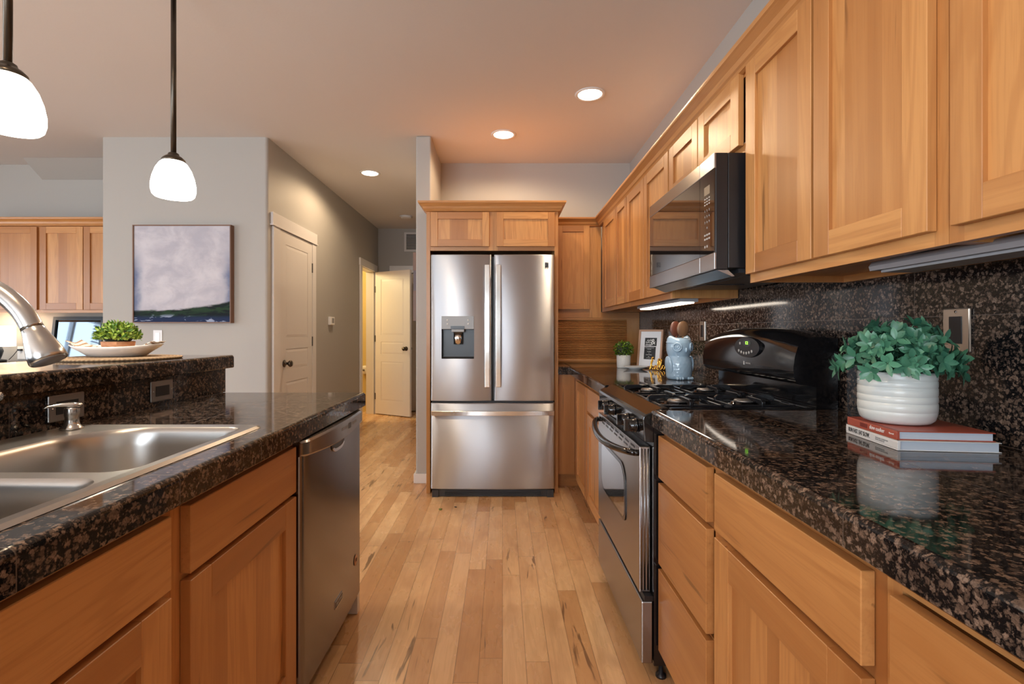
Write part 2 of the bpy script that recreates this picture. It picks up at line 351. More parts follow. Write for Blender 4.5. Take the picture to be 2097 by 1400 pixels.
# ------------------------------------------------------------------ mesh builder
GA = {'x': (0, 1, 2), 'y': (1, 0, 2), 'z': (2, 0, 1)}
class MB:
    def __init__(self): self.v = []; self.f = []; self.g = []; self.t = []; self.mi = []; self.sm = []
    def add(self, vs, fs, grain='z', tone=None, mi=0, smooth=False):
        b = len(self.v); o = (random.uniform(-40, 40), random.uniform(-40, 40), random.uniform(-40, 40))
        if tone is None: tone = random.random()
        a = GA[grain]
        for p in vs:
            self.v.append(tuple(p)); self.g.append((p[a[0]]+o[0], p[a[1]]+o[1], p[a[2]]+o[2])); self.t.append(tone)
        for f in fs: self.f.append(tuple(i+b for i in f)); self.mi.append(mi); self.sm.append(smooth)
        return self
    def box(self, x0, x1, y0, y1, z0, z1, grain='z', tone=None, mi=0):
        x0, x1 = sorted((x0, x1)); y0, y1 = sorted((y0, y1)); z0, z1 = sorted((z0, z1))
        vs = [(x0,y0,z0),(x1,y0,z0),(x1,y1,z0),(x0,y1,z0),(x0,y0,z1),(x1,y0,z1),(x1,y1,z1),(x0,y1,z1)]
        fs = [(0,3,2,1),(4,5,6,7),(0,1,5,4),(1,2,6,5),(2,3,7,6),(3,0,4,7)]
        return self.add(vs, fs, grain, tone, mi)
    def prism(self, prof, axis, a0, a1, grain='y', tone=None, mi=0, smooth=False):
        """profile (list of 2-tuples) extruded along an axis; profile plane: y->(x,z), x->(y,z), z->(x,y)"""
        n = len(prof)
        def pt(p, a): return (p[0], a, p[1]) if axis == 'y' else ((a, p[0], p[1]) if axis == 'x' else (p[0], p[1], a))
        vs = [pt(p, a0) for p in prof]+[pt(p, a1) for p in prof]
        fs = [tuple(range(n-1, -1, -1)), tuple(range(n, 2*n))]
        fs += [(i, (i+1) % n, n+(i+1) % n, n+i) for i in range(n)]
        b = len(self.f)
        self.add(vs, fs, grain, tone, mi, smooth)
        if smooth: self.sm[b] = self.sm[b+1] = False
        return self
    def lathe(self, prof, c=(0,0,0), seg=32, axis='z', mi=0, smooth=True, tone=None):
        n = len(prof); vs = []; fs = []
        for (r, h) in prof:
            for k in range(seg):
                a = 2*PI*k/seg; u, w = r*math.cos(a), r*math.sin(a)
                p = (u, w, h) if axis == 'z' else ((h, u, w) if axis == 'x' else (w, h, u))
                vs.append((p[0]+c[0], p[1]+c[1], p[2]+c[2]))
        for i in range(n-1):
            for k in range(seg):
                fs.append((i*seg+k, i*seg+(k+1) % seg, (i+1)*seg+(k+1) % seg, (i+1)*seg+k))
        fs.append(tuple(range(seg-1, -1, -1))); fs.append(tuple((n-1)*seg+k for k in range(seg)))
        return self.add(vs, fs, 'z', tone, mi, smooth)
    def tube(self, pts, rad, seg=12, mi=0, tone=None, flat=None):
        """swept tube; rad number or list; flat=(sx,sy) squashes the section"""
        P = [Vector(p) for p in pts]; n = len(P)
        rads = rad if isinstance(rad, (list, tuple)) else [rad]*n
        T = [(P[min(i+1, n-1)]-P[max(i-1, 0)]).normalized() for i in range(n)]
        up = Vector((0, 0, 1)) if abs(T[0].z) < 0.9 else Vector((1, 0, 0))
        u = T[0].cross(up).normalized(); vs = []; fs = []
        for i in range(n):
            u = (u-T[i]*u.dot(T[i])).normalized(); w = T[i].cross(u)
            for k in range(seg):
                a = 2*PI*k/seg; q = (1, 1) if not flat else flat
                vs.append(P[i]+u*(rads[i]*q[0]*math.cos(a))+w*(rads[i]*q[1]*math.sin(a)))
        for i in range(n-1):
            for k in range(seg):
                fs.append((i*seg+k, i*seg+(k+1) % seg, (i+1)*seg+(k+1) % seg, (i+1)*seg+k))
        fs.append(tuple(range(seg-1, -1, -1))); fs.append(tuple((n-1)*seg+k for k in range(seg)))
        return self.add(vs, fs, 'z', tone, mi, True)
    def ell(self, c, r, seg=20, rings=12, mi=0, rot=None):
        vs = []; fs = []
        for i in range(rings+1):
            th = PI*i/rings
            for k in range(seg):
                a = 2*PI*k/seg
                p = Vector((r[0]*math.sin(th)*math.cos(a), r[1]*math.sin(th)*math.sin(a), r[2]*math.cos(th)))
                if rot: p = rot @ p
                vs.append((p.x+c[0], p.y+c[1], p.z+c[2]))
        for i in range(rings):
            for k in range(seg):
                fs.append((i*seg+k, (i+1)*seg+k, (i+1)*seg+(k+1) % seg, i*seg+(k+1) % seg))
        return self.add(vs, fs, 'z', None, mi, True)
    def leaf(self, base, d, up, L, w, curl=0.25, tone=None):
        d = Vector(d).normalized(); up = Vector(up); s = d.cross(up)
        if s.length < 1e-4: s = d.cross(Vector((1, 0.2, 0)))
        s.normalize(); nrm = s.cross(d).normalized(); b = Vector(base)
        def q(t, k, f=0): return b+d*(L*t)+s*(w*k)+nrm*(f*w-curl*L*t*t)
        vs = [q(0, 0)]
        for t, k in ((.2, .62), (.48, 1.0), (.78, .72)): vs += [q(t, -k, .25*k), q(t, 0), q(t, k, .25*k)]
        vs.append(q(1, 0))
        fs = [(0, 2, 1), (0, 3, 2), (1, 2, 5, 4), (2, 3, 6, 5), (4, 5, 8, 7), (5, 6, 9, 8), (7, 8, 10), (8, 9, 10)]
        return self.add(vs, fs, 'z', tone, 0, True)
    def build(self, name, mats, parent=None, off=(0,0,0), bevel=0.0, seg=2, subsurf=0, merge=False):
        me = bpy.data.meshes.new(name)
        me.from_pydata([(p[0]-off[0], p[1]-off[1], p[2]-off[2]) for p in self.v], [], self.f)
        if not isinstance(mats, (list, tuple)): mats = [mats]
        for m in mats: me.materials.append(m)
        me.polygons.foreach_set('material_index', self.mi); me.polygons.foreach_set('use_smooth', self.sm)
        a = me.attributes.new('gco', 'FLOAT_VECTOR', 'POINT'); a.data.foreach_set('vector', [c for q in self.g for c in q])
        a = me.attributes.new('tone', 'FLOAT', 'POINT'); a.data.foreach_set('value', self.t)
        bm = bmesh.new(); bm.from_mesh(me)
        if merge: bmesh.ops.remove_doubles(bm, verts=bm.verts, dist=1e-5)
        bmesh.ops.recalc_face_normals(bm, faces=bm.faces); bm.to_mesh(me); bm.free(); me.update()
        o = bpy.data.objects.new(name, me); COL.objects.link(o)
        if parent: o.parent = parent
        if bevel:
            md = o.modifiers.new('edge', 'BEVEL'); md.width = bevel; md.segments = seg; md.limit_method = 'ANGLE'; md.angle_limit = R(40)
            md.harden_normals = False
        if subsurf:
            md = o.modifiers.new('smooth', 'SUBSURF'); md.levels = subsurf; md.render_levels = subsurf
        return o

def tag(o, label, cat, group=None):
    o['label'] = label; o['category'] = cat
    if group: o['group'] = group
    return o
class Thing:
    """Empty at the thing's base; parts are given in world coordinates unless local=True"""
    def __init__(self, name, label, cat, loc, group=None, rot=None, local=False):
        self.o = bpy.data.objects.new(name, None); COL.objects.link(self.o); self.o.empty_display_size = 0.1
        self.o.location = loc; tag(self.o, label, cat, group)
        if rot: self.o.rotation_euler = rot
        self.off = (0, 0, 0) if local else loc
    def part(self, name, mb, mat, parent=None, label=None, **kw):
        p = mb.build(name, mat, parent or self.o, self.off, **kw)
        if label: p['label'] = label
        return p
def struct(name, mb, mat, parent=None, **kw):
    o = mb.build(name, mat, parent, **kw)
    if not parent: o['kind'] = 'structure'
    return o
def single(name, mb, mat, label, cat, loc=(0,0,0), group=None, rot=None, **kw):
    o = mb.build(name, mat, None, loc if rot is None else (0,0,0), **kw); o.location = loc
    if rot: o.rotation_euler = rot
    return tag(o, label, cat, group)
DIRX = Matrix(((0,0,-1),(-1,0,0),(0,1,0)))      # lettering on a face that looks towards -x
DIRXP = Matrix(((0,0,1),(1,0,0),(0,1,0)))       # ... towards +x
DIRY = Matrix(((1,0,0),(0,0,-1),(0,1,0)))       # ... towards the camera (-y)
def text(name, s, size, mat, loc, rot3, parent, off=(0,0,0), align='CENTER', ext=0.0004, shear=0.0, sx=1.0):
    c = bpy.data.curves.new(name, 'FONT'); c.body = s; c.size = size; c.extrude = ext
    c.align_x = align; c.align_y = 'CENTER'; c.shear = shear; c.resolution_u = 3
    t = bpy.data.objects.new(name, c); COL.objects.link(t)
    bpy.context.view_layer.update()
    me = bpy.data.meshes.new_from_object(t.evaluated_get(bpy.context.evaluated_depsgraph_get()))
    bpy.data.objects.remove(t)
    L = Vector(loc)-Vector(off)
    for v in me.vertices: v.co = (rot3 @ Vector((v.co.x*sx, v.co.y, v.co.z)))+L
    me.materials.clear(); me.materials.append(mat); me.name = name
    o = bpy.data.objects.new(name, me); COL.objects.link(o); o.parent = parent
    return o

def catmull(P, n=4):
    out = []
    for i in range(len(P)-1):
        p0 = P[max(i-1, 0)]; p1 = P[i]; p2 = P[i+1]; p3 = P[min(i+2, len(P)-1)]
        for k in range(n):
            t = k/n
            out.append(tuple(.5*((2*b)+(-a+c_)*t+(2*a-5*b+4*c_-d_)*t*t+(-a+3*b-3*c_+d_)*t**3) for a, b, c_, d_ in zip(p0, p1, p2, p3)))
    return out+[P[-1]]

def rrect(x0, x1, y0, y1, rs, n=7):
    """rounded rectangle, radii (x1y1, x0y1, x0y0, x1y0)"""
    P = []
    for (cx, cy, sx, sy, a0), r_ in zip(((x1, y1, -1, -1, 0), (x0, y1, 1, -1, 90), (x0, y0, 1, 1, 180), (x1, y0, -1, 1, 270)), rs):
        for k in range(n+1):
            a = R(a0+90*k/n); P.append((cx+sx*r_+r_*math.cos(a), cy+sy*r_+r_*math.sin(a)))
    return P

# ------------------------------------------------------------------ the setting
CE = 2.695; XW = 1.15; YB = 4.50; XL = -6.2; YR = -4.0; HX = -1.838; YE = 7.36
struct('floor', MB().box(XL, XW, YR, 7.6, -0.08, 0.0), M['floor'])
struct('ceiling', MB().box(XL-.1, XW+.1, YR-.1, 7.6, CE, CE+0.1), M['ceil'])
struct('wall_right', MB().box(XW, XW+0.12, YR, YB+0.12, 0, CE), M['wall'])
struct('wall_back', MB().box(-0.556, XW, YB, YB+0.12, 0, CE), M['wall'])
struct('wall_partition', MB().box(-0.673, -0.556, 3.87, YE, 0, CE), M['wall'], bevel=0.012, seg=3)
# hall wall and the picture wall meet in one rounded corner
m = MB(); r = 0.022
arc = [(HX-r+r*math.sin(a), 3.895+r-r*math.cos(a)) for a in [k*PI/12 for k in range(7)]]
m.prism([(-3.134+.012, 3.895)]+arc+[(HX, 6.49), (HX-.115, 6.49), (HX-.115, 4.01), (-3.134, 4.01), (-3.134, 3.907)], 'z', 0, CE)
m.box(HX-.115, HX, 7.13, YE, 0, CE); m.box(HX-.115, HX, 6.49, 7.13, 2.035, CE)
struct('wall_hall', m, M['wall'])
struct('wall_hall_end', MB().box(-3.6, -0.556, YE, YE+0.12, 0, CE), M['wall'])
struct('wall_bath', MB().box(-3.6, HX-.117, 7.33, YE-.002, 0, CE).box(-3.6, -3.5, 5.2, 7.33, 0, CE).box(-3.5, HX-.117, 5.1, 5.2, 0, CE), M['bath'])
struct('wall_den', MB().box(XL, -3.136, 4.536, 4.65, 0, CE), M['wall'])
struct('ceiling_slope', MB().prism([(4.35, CE-.001), (4.535, 2.557), (4.535, CE-.001)], 'x', -4.19, -3.136), M['wall'])
struct('wall_left', MB().box(XL-.12, XL, YR, -3.2, 0, CE).box(XL-.12, XL, -.8, .15, 0, CE).box(XL-.12, XL, -3.2, -.8, 0, .25).box(XL-.12, XL, -3.2, -.8, 2.25, CE).box(XL-.12, XL, 2.65, 4.65, 0, CE).box(XL-.12, XL, .15, 2.65, 0, .78).box(XL-.12, XL, .15, 2.65, 2.12, CE), M['wall'])
m = MB()
for a, b in ((XL, -3.65), (-.55, XW)): m.box(a, b, YR-.12, YR, 0, CE)
m.box(-3.65, -.55, YR-.12, YR, 2.35, CE).box(-3.65, -.55, YR-.12, YR, 0, .35)
struct('wall_rear', m, M['wall'])
def window(name, axis, p, a0, a1, z0, z1, mull, inw):
    """window in a wall: axis 'y' lies along x at y=p, axis 'x' along y at x=p"""
    m = MB()
    def bx(u0, u1, w0, w1, d0, d1):
        if axis == 'y': m.box(u0, u1, p+d0, p+d1, w0, w1)
        else: m.box(p+d0, p+d1, u0, u1, w0, w1)
    e = 0.045
    bx(a0+.001, a1-.001, z0+.001, z0+e, -.10, -.04); bx(a0+.001, a1-.001, z1-e, z1-.001, -.10, -.04)
    for k in range(mull+1):
        c = a0+e/2+(a1-a0-e)*k/mull
        bx(max(a0+.001, c-e/2), min(a1-.001, c+e/2), z0+e, z1-e, -.10, -.04)
    o = struct(name, m, M['winframe'])
    m = MB()
    bx(a0+e, a1-e, z0+e, z1-e, -.074, -.070)
    struct('window_pane', m, M['pane'], o)
    return o
window('window_1', 'y', YR, -3.65, -.55, .35, 2.35, 3, 1)
window('added_window_3', 'x', XL, -3.2, -.8, .25, 2.25, 2, 1)  # unseen window added to let in more daylight from the side
w3 = window('window_2', 'x', XL, .15, 2.65, .78, 2.12, 3, 1)
m = MB()
for k in range(26):
    z = .83+k*.049; m.prism([(XL-.03, z), (XL-.005, z+.018), (XL-.005, z+.021), (XL-.03, z+.003)], 'y', .17, 1.5)
b = m.build('window_blind', M['blind']); tag(b, 'white slatted blind half across the window beside the den', 'blind')
# baseboards
bb = MB().box(-0.688, -0.540, 3.855, 3.8695, 0, .075).box(-0.688, -.6735, 3.8695, YE-.001, 0, .075)
struct('baseboard_partition', bb, M['trim'], bevel=.003)
bb = MB().box(-3.13, HX+.014, 3.881, 3.8945, 0, .10).box(HX+.001, HX+.014, 3.8945, 3.95, 0, .10).box(HX+.001, HX+.014, 4.875, 6.395, 0, .10)
struct('baseboard_hall', bb, M['trim'])
struct('baseboard_hall_end', MB().box(-1.83, -1.68, YE-.014, YE-.001, 0, .10), M['trim'])
# backsplash tiles on the right wall
struct('wall_right_backsplash', MB().box(1.14, XW-.0005, -.6, 4.19, .90, 1.40), M['gran_s'])

# hall doors
def panel_door(mb, w, h, t, rows):
    """moulded door slab in local coords: x along width from 0, y thickness, z up; rows = [(z0,z1)] of raised panels, both faces"""
    mb.box(0, w, 0.004, t-0.004, 0, h)
    st = .105
    for ysgn in (0, 1):
        y0, y1 = (0, .0045) if ysgn == 0 else (t-.0045, t)
        mb.box(0, st, y0, y1, 0, h); mb.box(w-st, w, y0, y1, 0, h)
        zs = [0]+[z for r_ in rows for z in r_]+[h]
        for k in range(0, len(zs), 2): mb.box(st, w-st, y0, y1, zs[k], zs[k+1])
        for (a, b_) in rows:
            i = .028
            yy = y0 if ysgn == 0 else y1
            q = .004 if ysgn == 0 else -.004
            X0, X1, Z0, Z1 = st, w-st, a, b_
            vs = [(X0, yy+q, Z0), (X1, yy+q, Z0), (X1, yy+q, Z1), (X0, yy+q, Z1),
                  (X0+i, yy, Z0+i), (X1-i, yy, Z0+i), (X1-i, yy, Z1-i), (X0+i, yy, Z1-i)]
            fs = [(4, 5, 6, 7), (0, 1, 5, 4), (1, 2, 6, 5), (2, 3, 7, 6), (3, 0, 4, 7)]
            mb.add(vs, fs)
def tri_rows(): return [(.19, .74), (.845, 1.02), (1.115, 1.90)]
def knob(mb, c, d):
    """round knob with rose; d = +-1 along local y"""
    pr = [(0, 0), (.030, 0), (.030, .006), (.012, .010), (.011, .034), (.020, .038), (.028, .050), (.028, .058), (.020, .068), (0, .070)]
    mb.lathe([(r_, h*d) for r_, h in pr], c, 20, 'y')
def rotz(o, pos, ang): o.location = pos; o.rotation_euler = (0, 0, ang)
# door_1: closed closet door in the hall wall (faces +x)
d1 = MB(); panel_door(d1, .683, 2.008, .03, tri_rows())
o = struct('door_1', d1, M['door']); rotz(o, (HX+.014, 4.089, .008), R(90)); o.scale = (1, 1, 1)
kb = MB(); knob(kb, (.07, 0, .90), -1); struct('door_handle', kb, M['bronze'], o)
for z in (1.73, 1.03, .25): struct('hinge', MB().box(.676, .690, -.006, .002, z, z+.09), M['hinge'], o)
m = MB()
m.box(HX+.0005, HX+.018, 3.965, 4.086, 0, 2.018).box(HX+.0005, HX+.018, 4.776, 4.868, 0, 2.018)
m.box(HX+.0005, HX+.022, 3.945, 4.888, 2.018, 2.125).box(HX+.0005, HX+.028, 3.935, 4.898, 2.018, 2.030)
struct('trim_1', m, M['trim'], bevel=.002)
# door_2: bathroom door swung open into the hall
d2 = MB(); panel_door(d2, .628, 2.01, .034, tri_rows())
o = struct('door_2', d2, M['door']); ang = math.atan2(6.828-7.125, -1.286+1.815); rotz(o, (-1.812, 7.105, .012), ang)
kb = MB(); knob(kb, (.565, 0, .93), -1); knob(kb, (.565, .034, .93), 1); struct('door_handle', kb, M['bronze'], o)
for z in (1.72, 1.02, .20): struct('hinge', MB().box(-.010, .004, -.004, .03, z, z+.09), M['hinge'], o)
m = MB()
m.box(HX+.0005, HX+.018, 6.395, 6.482, 0, 2.03).box(HX+.0005, HX+.018, 7.138, 7.222, 0, 2.03)
m.box(HX+.0005, HX+.022, 6.38, 7.24, 2.03, 2.128)
m.box(HX-.113, HX-.001, 6.475, 6.489, 0, 2.03) if False else None
m.box(HX-.112, HX+.0005, 6.4905, 6.503, 0, 2.022).box(HX-.112, HX+.0005, 7.117, 7.1295, 0, 2.022).box(HX-.112, HX+.0005, 6.4905, 7.1295, 2.022, 2.0345)
struct('trim_2', m, M['trim'], bevel=.002)
# door_3: white door at the end of the hall
d3 = MB(); panel_door(d3, .74, 2.01, .03, tri_rows())
o = struct('door_3', d3, M['door']); o.location = (-1.555, YE-.034, .012)
kb = MB(); knob(kb, (.06, 0, .93), -1); struct('door_handle', kb, M['bronze'], o)
m = MB().box(-1.655, -1.563, YE-.018, YE-.0005, 0, 2.04).box(-.81, -.72, YE-.018, YE-.0005, 0, 2.04).box(-1.665, -.70, YE-.022, YE-.0005, 2.04, 2.145)
struct('trim_3', m, M['trim'], bevel=.002)

# ------------------------------------------------------------------ cabinet helpers
def slab(mb, face, a0, a1, z0, z1, p0, p1, grain=None, tone=None):
    """board on a vertical face: face 'x' -> runs along y between depths p0,p1 in x; face 'y' -> runs along x"""
    if face == 'x': mb.box(p0, p1, a0, a1, z0, z1, grain or 'z', tone)
    else: mb.box(a0, a1, p0, p1, z0, z1, grain or 'z', tone)
def shaker(T, face, a0, a1, z0, z1, front, back, sw=.06, parent=None, nb=4, label=None, name='door'):
    """frame-and-panel door; front/back are the coordinates of its two faces"""
    h = 'y' if face == 'x' else 'x'
    m = MB()
    slab(m, face, a0, a0+sw, z0, z1, front, back); slab(m, face, a1-sw, a1, z0, z1, front, back)
    slab(m, face, a0+sw, a1-sw, z0, z0+sw, front, back, h); slab(m, face, a0+sw, a1-sw, z1-sw, z1, front, back, h)
    d = T.part(name, m, M['wood'], parent, label, bevel=.0012, seg=1)
    s = 1 if back > front else -1
    m = MB(); e = [a0+sw-.004]
    for k in range(1, nb): e.append(a0+sw+(a1-a0-2*sw)*(k+random.uniform(-.22, .22))/nb)
    e.append(a1-sw+.004)
    for k in range(nb): slab(m, face, e[k], e[k+1], z0+sw-.004, z1-sw+.004, front+s*.010, back-s*.003, tone=random.uniform(.1, 1))
    T.part('panel', m, M['wood'], d)
    return d
def flat_front(T, face, a0, a1, z0, z1, front, back, name='drawer_front'):
    m = MB(); slab(m, face, a0, a1, z0, z1, front, back, 'y' if face == 'x' else 'x', random.uniform(.35, .8))
    return T.part(name, m, M['wood'], bevel=.0015, seg=1)
def frame_face(mb, face, a0, a1, z0, z1, p0, p1, stiles, rails):
    """face frame: stiles [(a,b)], rails [(za,zb)]"""
    h = 'y' if face == 'x' else 'x'
    for s0, s1 in stiles: slab(mb, face, s0, s1, z0, z1, p0, p1)
    st = sorted(stiles)
    for r0, r1 in rails:
        for k in range(len(st)-1): slab(mb, face, st[k][1], st[k+1][0], r0, r1, p0, p1, h)

# ------------------------------------------------------------------ right base cabinets
DX, FX = .518, .540       # door face, frame face
CT, CB = .914, .857       # counter top and underside
def base_body(T, y0, y1, stiles, rails):
    m = MB(); frame_face(m, 'x', y0, y1, .11, CB-.002, FX, FX+.02, stiles, rails)
    T.part('face_frame', m, M['wood'])
    m = MB().box(FX+.02, 1.13, y0+.001, y1-.001, .11, CB-.004); T.part('carcass', m, M['wood'])
    m = MB().box(FX+.075, FX+.09, y0, y1, .001, .11, 'y'); T.part('toe_kick', m, M['wood'])
T = Thing('base_cabinet', 'hickory base cabinet with a stack of three plain drawers beside the stove', 'cabinet', (FX, 1.45, 0), 'base cabinets along the stove wall')
base_body(T, 1.232, 1.660, [(1.232, 1.262), (1.645, 1.660)], [(.11, .125), (.37, .39), (.668, .690), (.825, CB-.002)])
for z0, z1 in ((.689, .829), (.404, .672), (.116, .387)): flat_front(T, 'x', 1.268, 1.657, z0, z1, DX, FX-.0005)
T = Thing('base_cabinet', 'hickory base cabinet with one wide drawer above a framed door, under the books', 'cabinet', (FX, .96, 0), 'base cabinets along the stove wall')
base_body(T, .699, 1.2315, [(.699, .725), (1.205, 1.2315)], [(.11, .13), (.67, .69), (.825, CB-.002)])
flat_front(T, 'x', .720, 1.220, .690, .828, DX, FX-.0005)
shaker(T, 'x', .720, 1.220, .128, .672, DX, FX-.0005, .075, nb=5)
T = Thing('base_cabinet', 'hickory base cabinet nearest the camera, cut off by the bottom corner', 'cabinet', (FX, .3, 0), 'base cabinets along the stove wall')
base_body(T, -.30, .6985, [(-.30, -.27), (.18, .22), (.672, .6985)], [(.11, .13), (.67, .69), (.825, CB-.002)])
flat_front(T, 'x', .215, .668, .690, .822, DX, FX-.0005); flat_front(T, 'x', -.28, .185, .690, .822, DX, FX-.0005)
shaker(T, 'x', .215, .668, .128, .672, DX, FX-.0005, .07); shaker(T, 'x', -.28, .185, .128, .672, DX, FX-.0005, .07)
# beyond the stove
T = Thing('base_cabinet', 'narrow hickory base cabinet between the stove and the fridge corner', 'cabinet', (FX, 3.0, 0), 'base cabinets along the stove wall')
base_body(T, 2.435, 3.72, [(2.435, 2.465), (3.04, 3.10), (3.50, 3.72)], [(.11, .13), (.67, .69), (.825, CB-.002)])
flat_front(T, 'x', 2.455, 3.05, .690, .828, DX, FX-.0005)
shaker(T, 'x', 2.455, 3.05, .128, .672, DX, FX-.0005, .065, nb=3)
shaker(T, 'x', 3.09, 3.51, .128, .828, DX, FX-.0005, .06, nb=3)
T = Thing('filler_cabinet', 'plain hickory corner filler between the fridge panel and the base cabinets', 'cabinet', (.47, 3.78, 0))
T.part('filler_panel', MB().box(.405, FX-.001, 3.722, 3.745, .11, CB-.003, tone=.35), M['wood'])
T.part('toe_kick', MB().box(.405, FX+.07, 3.79, 3.805, .001, .11, 'x', .3), M['wood'])

# ------------------------------------------------------------------ right counters
def nose(x0, sgn=1, r=.012, lo=CB, hi=CT):
    return [(x0+sgn*r*(1-math.cos(a)) if False else x0+sgn*r*(1-math.sin(a)), hi-r+r*math.cos(a)) for a in [PI/2*k/5 for k in range(6)]]
def counter_prof(xf, xb, lo, hi, sgn, r=.012):
    arc = [(xf+sgn*(r-r*math.sin(a)), hi-r+r*math.cos(a)) for a in [PI/2*k/5 for k in range(6)]]   # from top to front
    return arc+[(xf, lo+.003), (xf+sgn*.003, lo), (xb, lo), (xb, hi)]
m = MB().prism(counter_prof(.497, 1.1395, CB, CT, 1), 'y', -.60, 1.663)
single('granite_countertop', m, M['gran_r'], 'speckled brown granite tile counter carrying the books and the leafy plant', 'countertop', (.8, .9, CB), 'countertops')
m = MB().prism(counter_prof(.497, 1.1395, CB, CT, 1), 'y', 2.430, 4.13)
m.prism([(3.70, CB), (3.70, CT-.008), (3.706, CT-.002), (3.712, CT), (4.13, CT), (4.13, CB)], 'x', .405, .515)
single('granite_countertop', m, M['gran_r'], 'granite tile counter in the corner carrying the blue owl jar', 'countertop', (.8, 3.2, CB), 'countertops')

# ------------------------------------------------------------------ right wall cabinets
UX, UF = .80, .82
UB, UT = 1.335, 2.075
def upper(label, y0, y1, doors, zb=UB, stl=.03, dz=.028, mid=None, grp='wall cabinets above the stove wall'):
    T = Thing('wall_cabinet', label, 'cabinet', (UF, (y0+y1)/2, zb), grp)
    st = [(y0, y0+stl), (y1-stl, y1)]
    if mid: st.insert(1, mid)
    m = MB(); frame_face(m, 'x', y0, y1, zb, UT, UF, UF+.02, st, [(zb, zb+.035), (UT-.04, UT)])
    T.part('face_frame', m, M['wood'])
    m = MB().box(UF+.02, XW-.012, y0+.0005, y0+.014, zb+.001, UT).box(UF+.02, XW-.012, y1-.014, y1-.0005, zb+.001, UT)
    m.box(UF+.02, XW-.012, y0+.014, y1-.014, zb+.022, zb+.034, 'y').box(UF+.02, XW-.012, y0+.014, y1-.014, UT-.012, UT, 'y')
    m.box(XW-.030, XW-.012, y0+.014, y1-.014, zb+.001, zb+.022, 'y')
    T.part('carcass', m, M['wood'])
    for a, b in doors: shaker(T, 'x', a, b, zb+dz, 2.052, UX, UF-.0005, .06 if b-a > .33 else .05, nb=4 if b-a > .3 else 3)
    return T
upper('tall hickory wall cabinet with two doors over the potted plant, beside the microwave', .915, 1.648, [(.939, 1.283), (1.293, 1.640)])
upper('hickory wall cabinet at the picture edge above the unlit light strip', .0, .914, [(.445, .891), (.02, .437)], mid=None)
upper('short hickory wall cabinet with two small doors directly over the microwave', 1.649, 2.404, [(1.690, 2.040), (2.048, 2.396)], zb=1.776, dz=.03)
upper('hickory wall cabinet with two doors above the lit light strip and owl jar', 2.405, 3.218, [(2.412, 2.824), (2.833, 3.212)])
upper('hickory wall cabinet with two narrow doors in the corner by the tambour', 3.219, 4.10, [(3.226, 3.528), (3.536, 3.95)], stl=.03)
# corner cabinet on the back wall
T = Thing('wall_cabinet', 'single-door hickory wall cabinet facing the camera between fridge and corner', 'cabinet', (.62, 4.14, 1.29))
m = MB(); frame_face(m, 'y', .405, .819, 1.29, UT, 4.14, 4.16, [(.405, .455), (.718, .819)], [(1.29, 1.36), (UT-.04, UT)]); T.part('face_frame', m, M['wood'])
T.part('carcass', MB().box(.406, .819, 4.16, YB-.002, 1.30, UT), M['wood'])
shaker(T, 'y', .447, .722, 1.36, 2.052, 4.12, 4.1395, .05, nb=3)
# tambour appliance garage
T = Thing('appliance_garage', 'hickory appliance garage with closed ribbed tambour door on the corner counter', 'cabinet', (.75, 4.14, CT))
m = MB().box(1.034, 1.138, 4.14, 4.16, CT+.001, 1.289).box(.405, .428, 4.14, 4.16, CT+.001, 1.289).box(.428, 1.034, 4.14, 4.16, 1.272, 1.289, 'x').box(.82, 1.138, 4.14, 4.16, 1.2895, 1.335, 'x')
T.part('face_frame', m, M['wood'])
m = MB(); n = 22
for k in range(n):
    z0 = .955+k*(.317/n); z1 = z0+.317/n
    m.prism([(4.160, z0), (4.153, z0+.001), (4.148, z0+.004), (4.147, (z0+z1)/2), (4.148, z1-.004), (4.153, z1-.001), (4.160, z1)], 'x', .428, 1.034, 'x', random.uniform(.2, .6))
d = T.part('tambour_door', m, M['wood'])
T.part('lift_rail', MB().prism([(4.16, CT+.001), (4.142, CT+.001), (4.138, .93), (4.142, .946), (4.152, .954), (4.16, .955)], 'x', .428, 1.034, 'x', .5), M['wood'])
# crown moulding over the wall cabinets (one mitred run)
prof = [(.012, 0.0), (.0, .0), (-.012, .004), (-.016, .012), (-.022, .018), (-.028, .034), (-.046, .050), (-.052, .054), (-.054, .060), (-.054, .068), (.012, .068)]
def crown(path_a, path_b, base, z):
    """two-leg mitred run: leg A along y on the right wall, leg B along x on the back wall"""
    m = MB(); n = len(prof); xs = UF-.008; yb = 4.14-.006
    rows = [[(xs+p[0], -.05, z+p[1]) for p in prof], [(xs+p[0], yb+p[0], z+p[1]) for p in prof], [(.4055, yb+p[0], z+p[1]) for p in prof]]
    for a in range(2):
        vs = rows[a]+rows[a+1]; fs = [(i, (i+1) % n, n+(i+1) % n, n+i) for i in range(n)]
        m.add(vs, fs, 'y' if a == 0 else 'x', .4)
    m.add(rows[0], [tuple(range(n))]); m.add(rows[2], [tuple(range(n-1, -1, -1))])
    return m
single('crown_moulding', crown(0, 0, 0, 2.045), M['wood'], 'stained crown moulding running along the tops of the stove-wall cabinets', 'moulding', (UF, 2, 2.045))

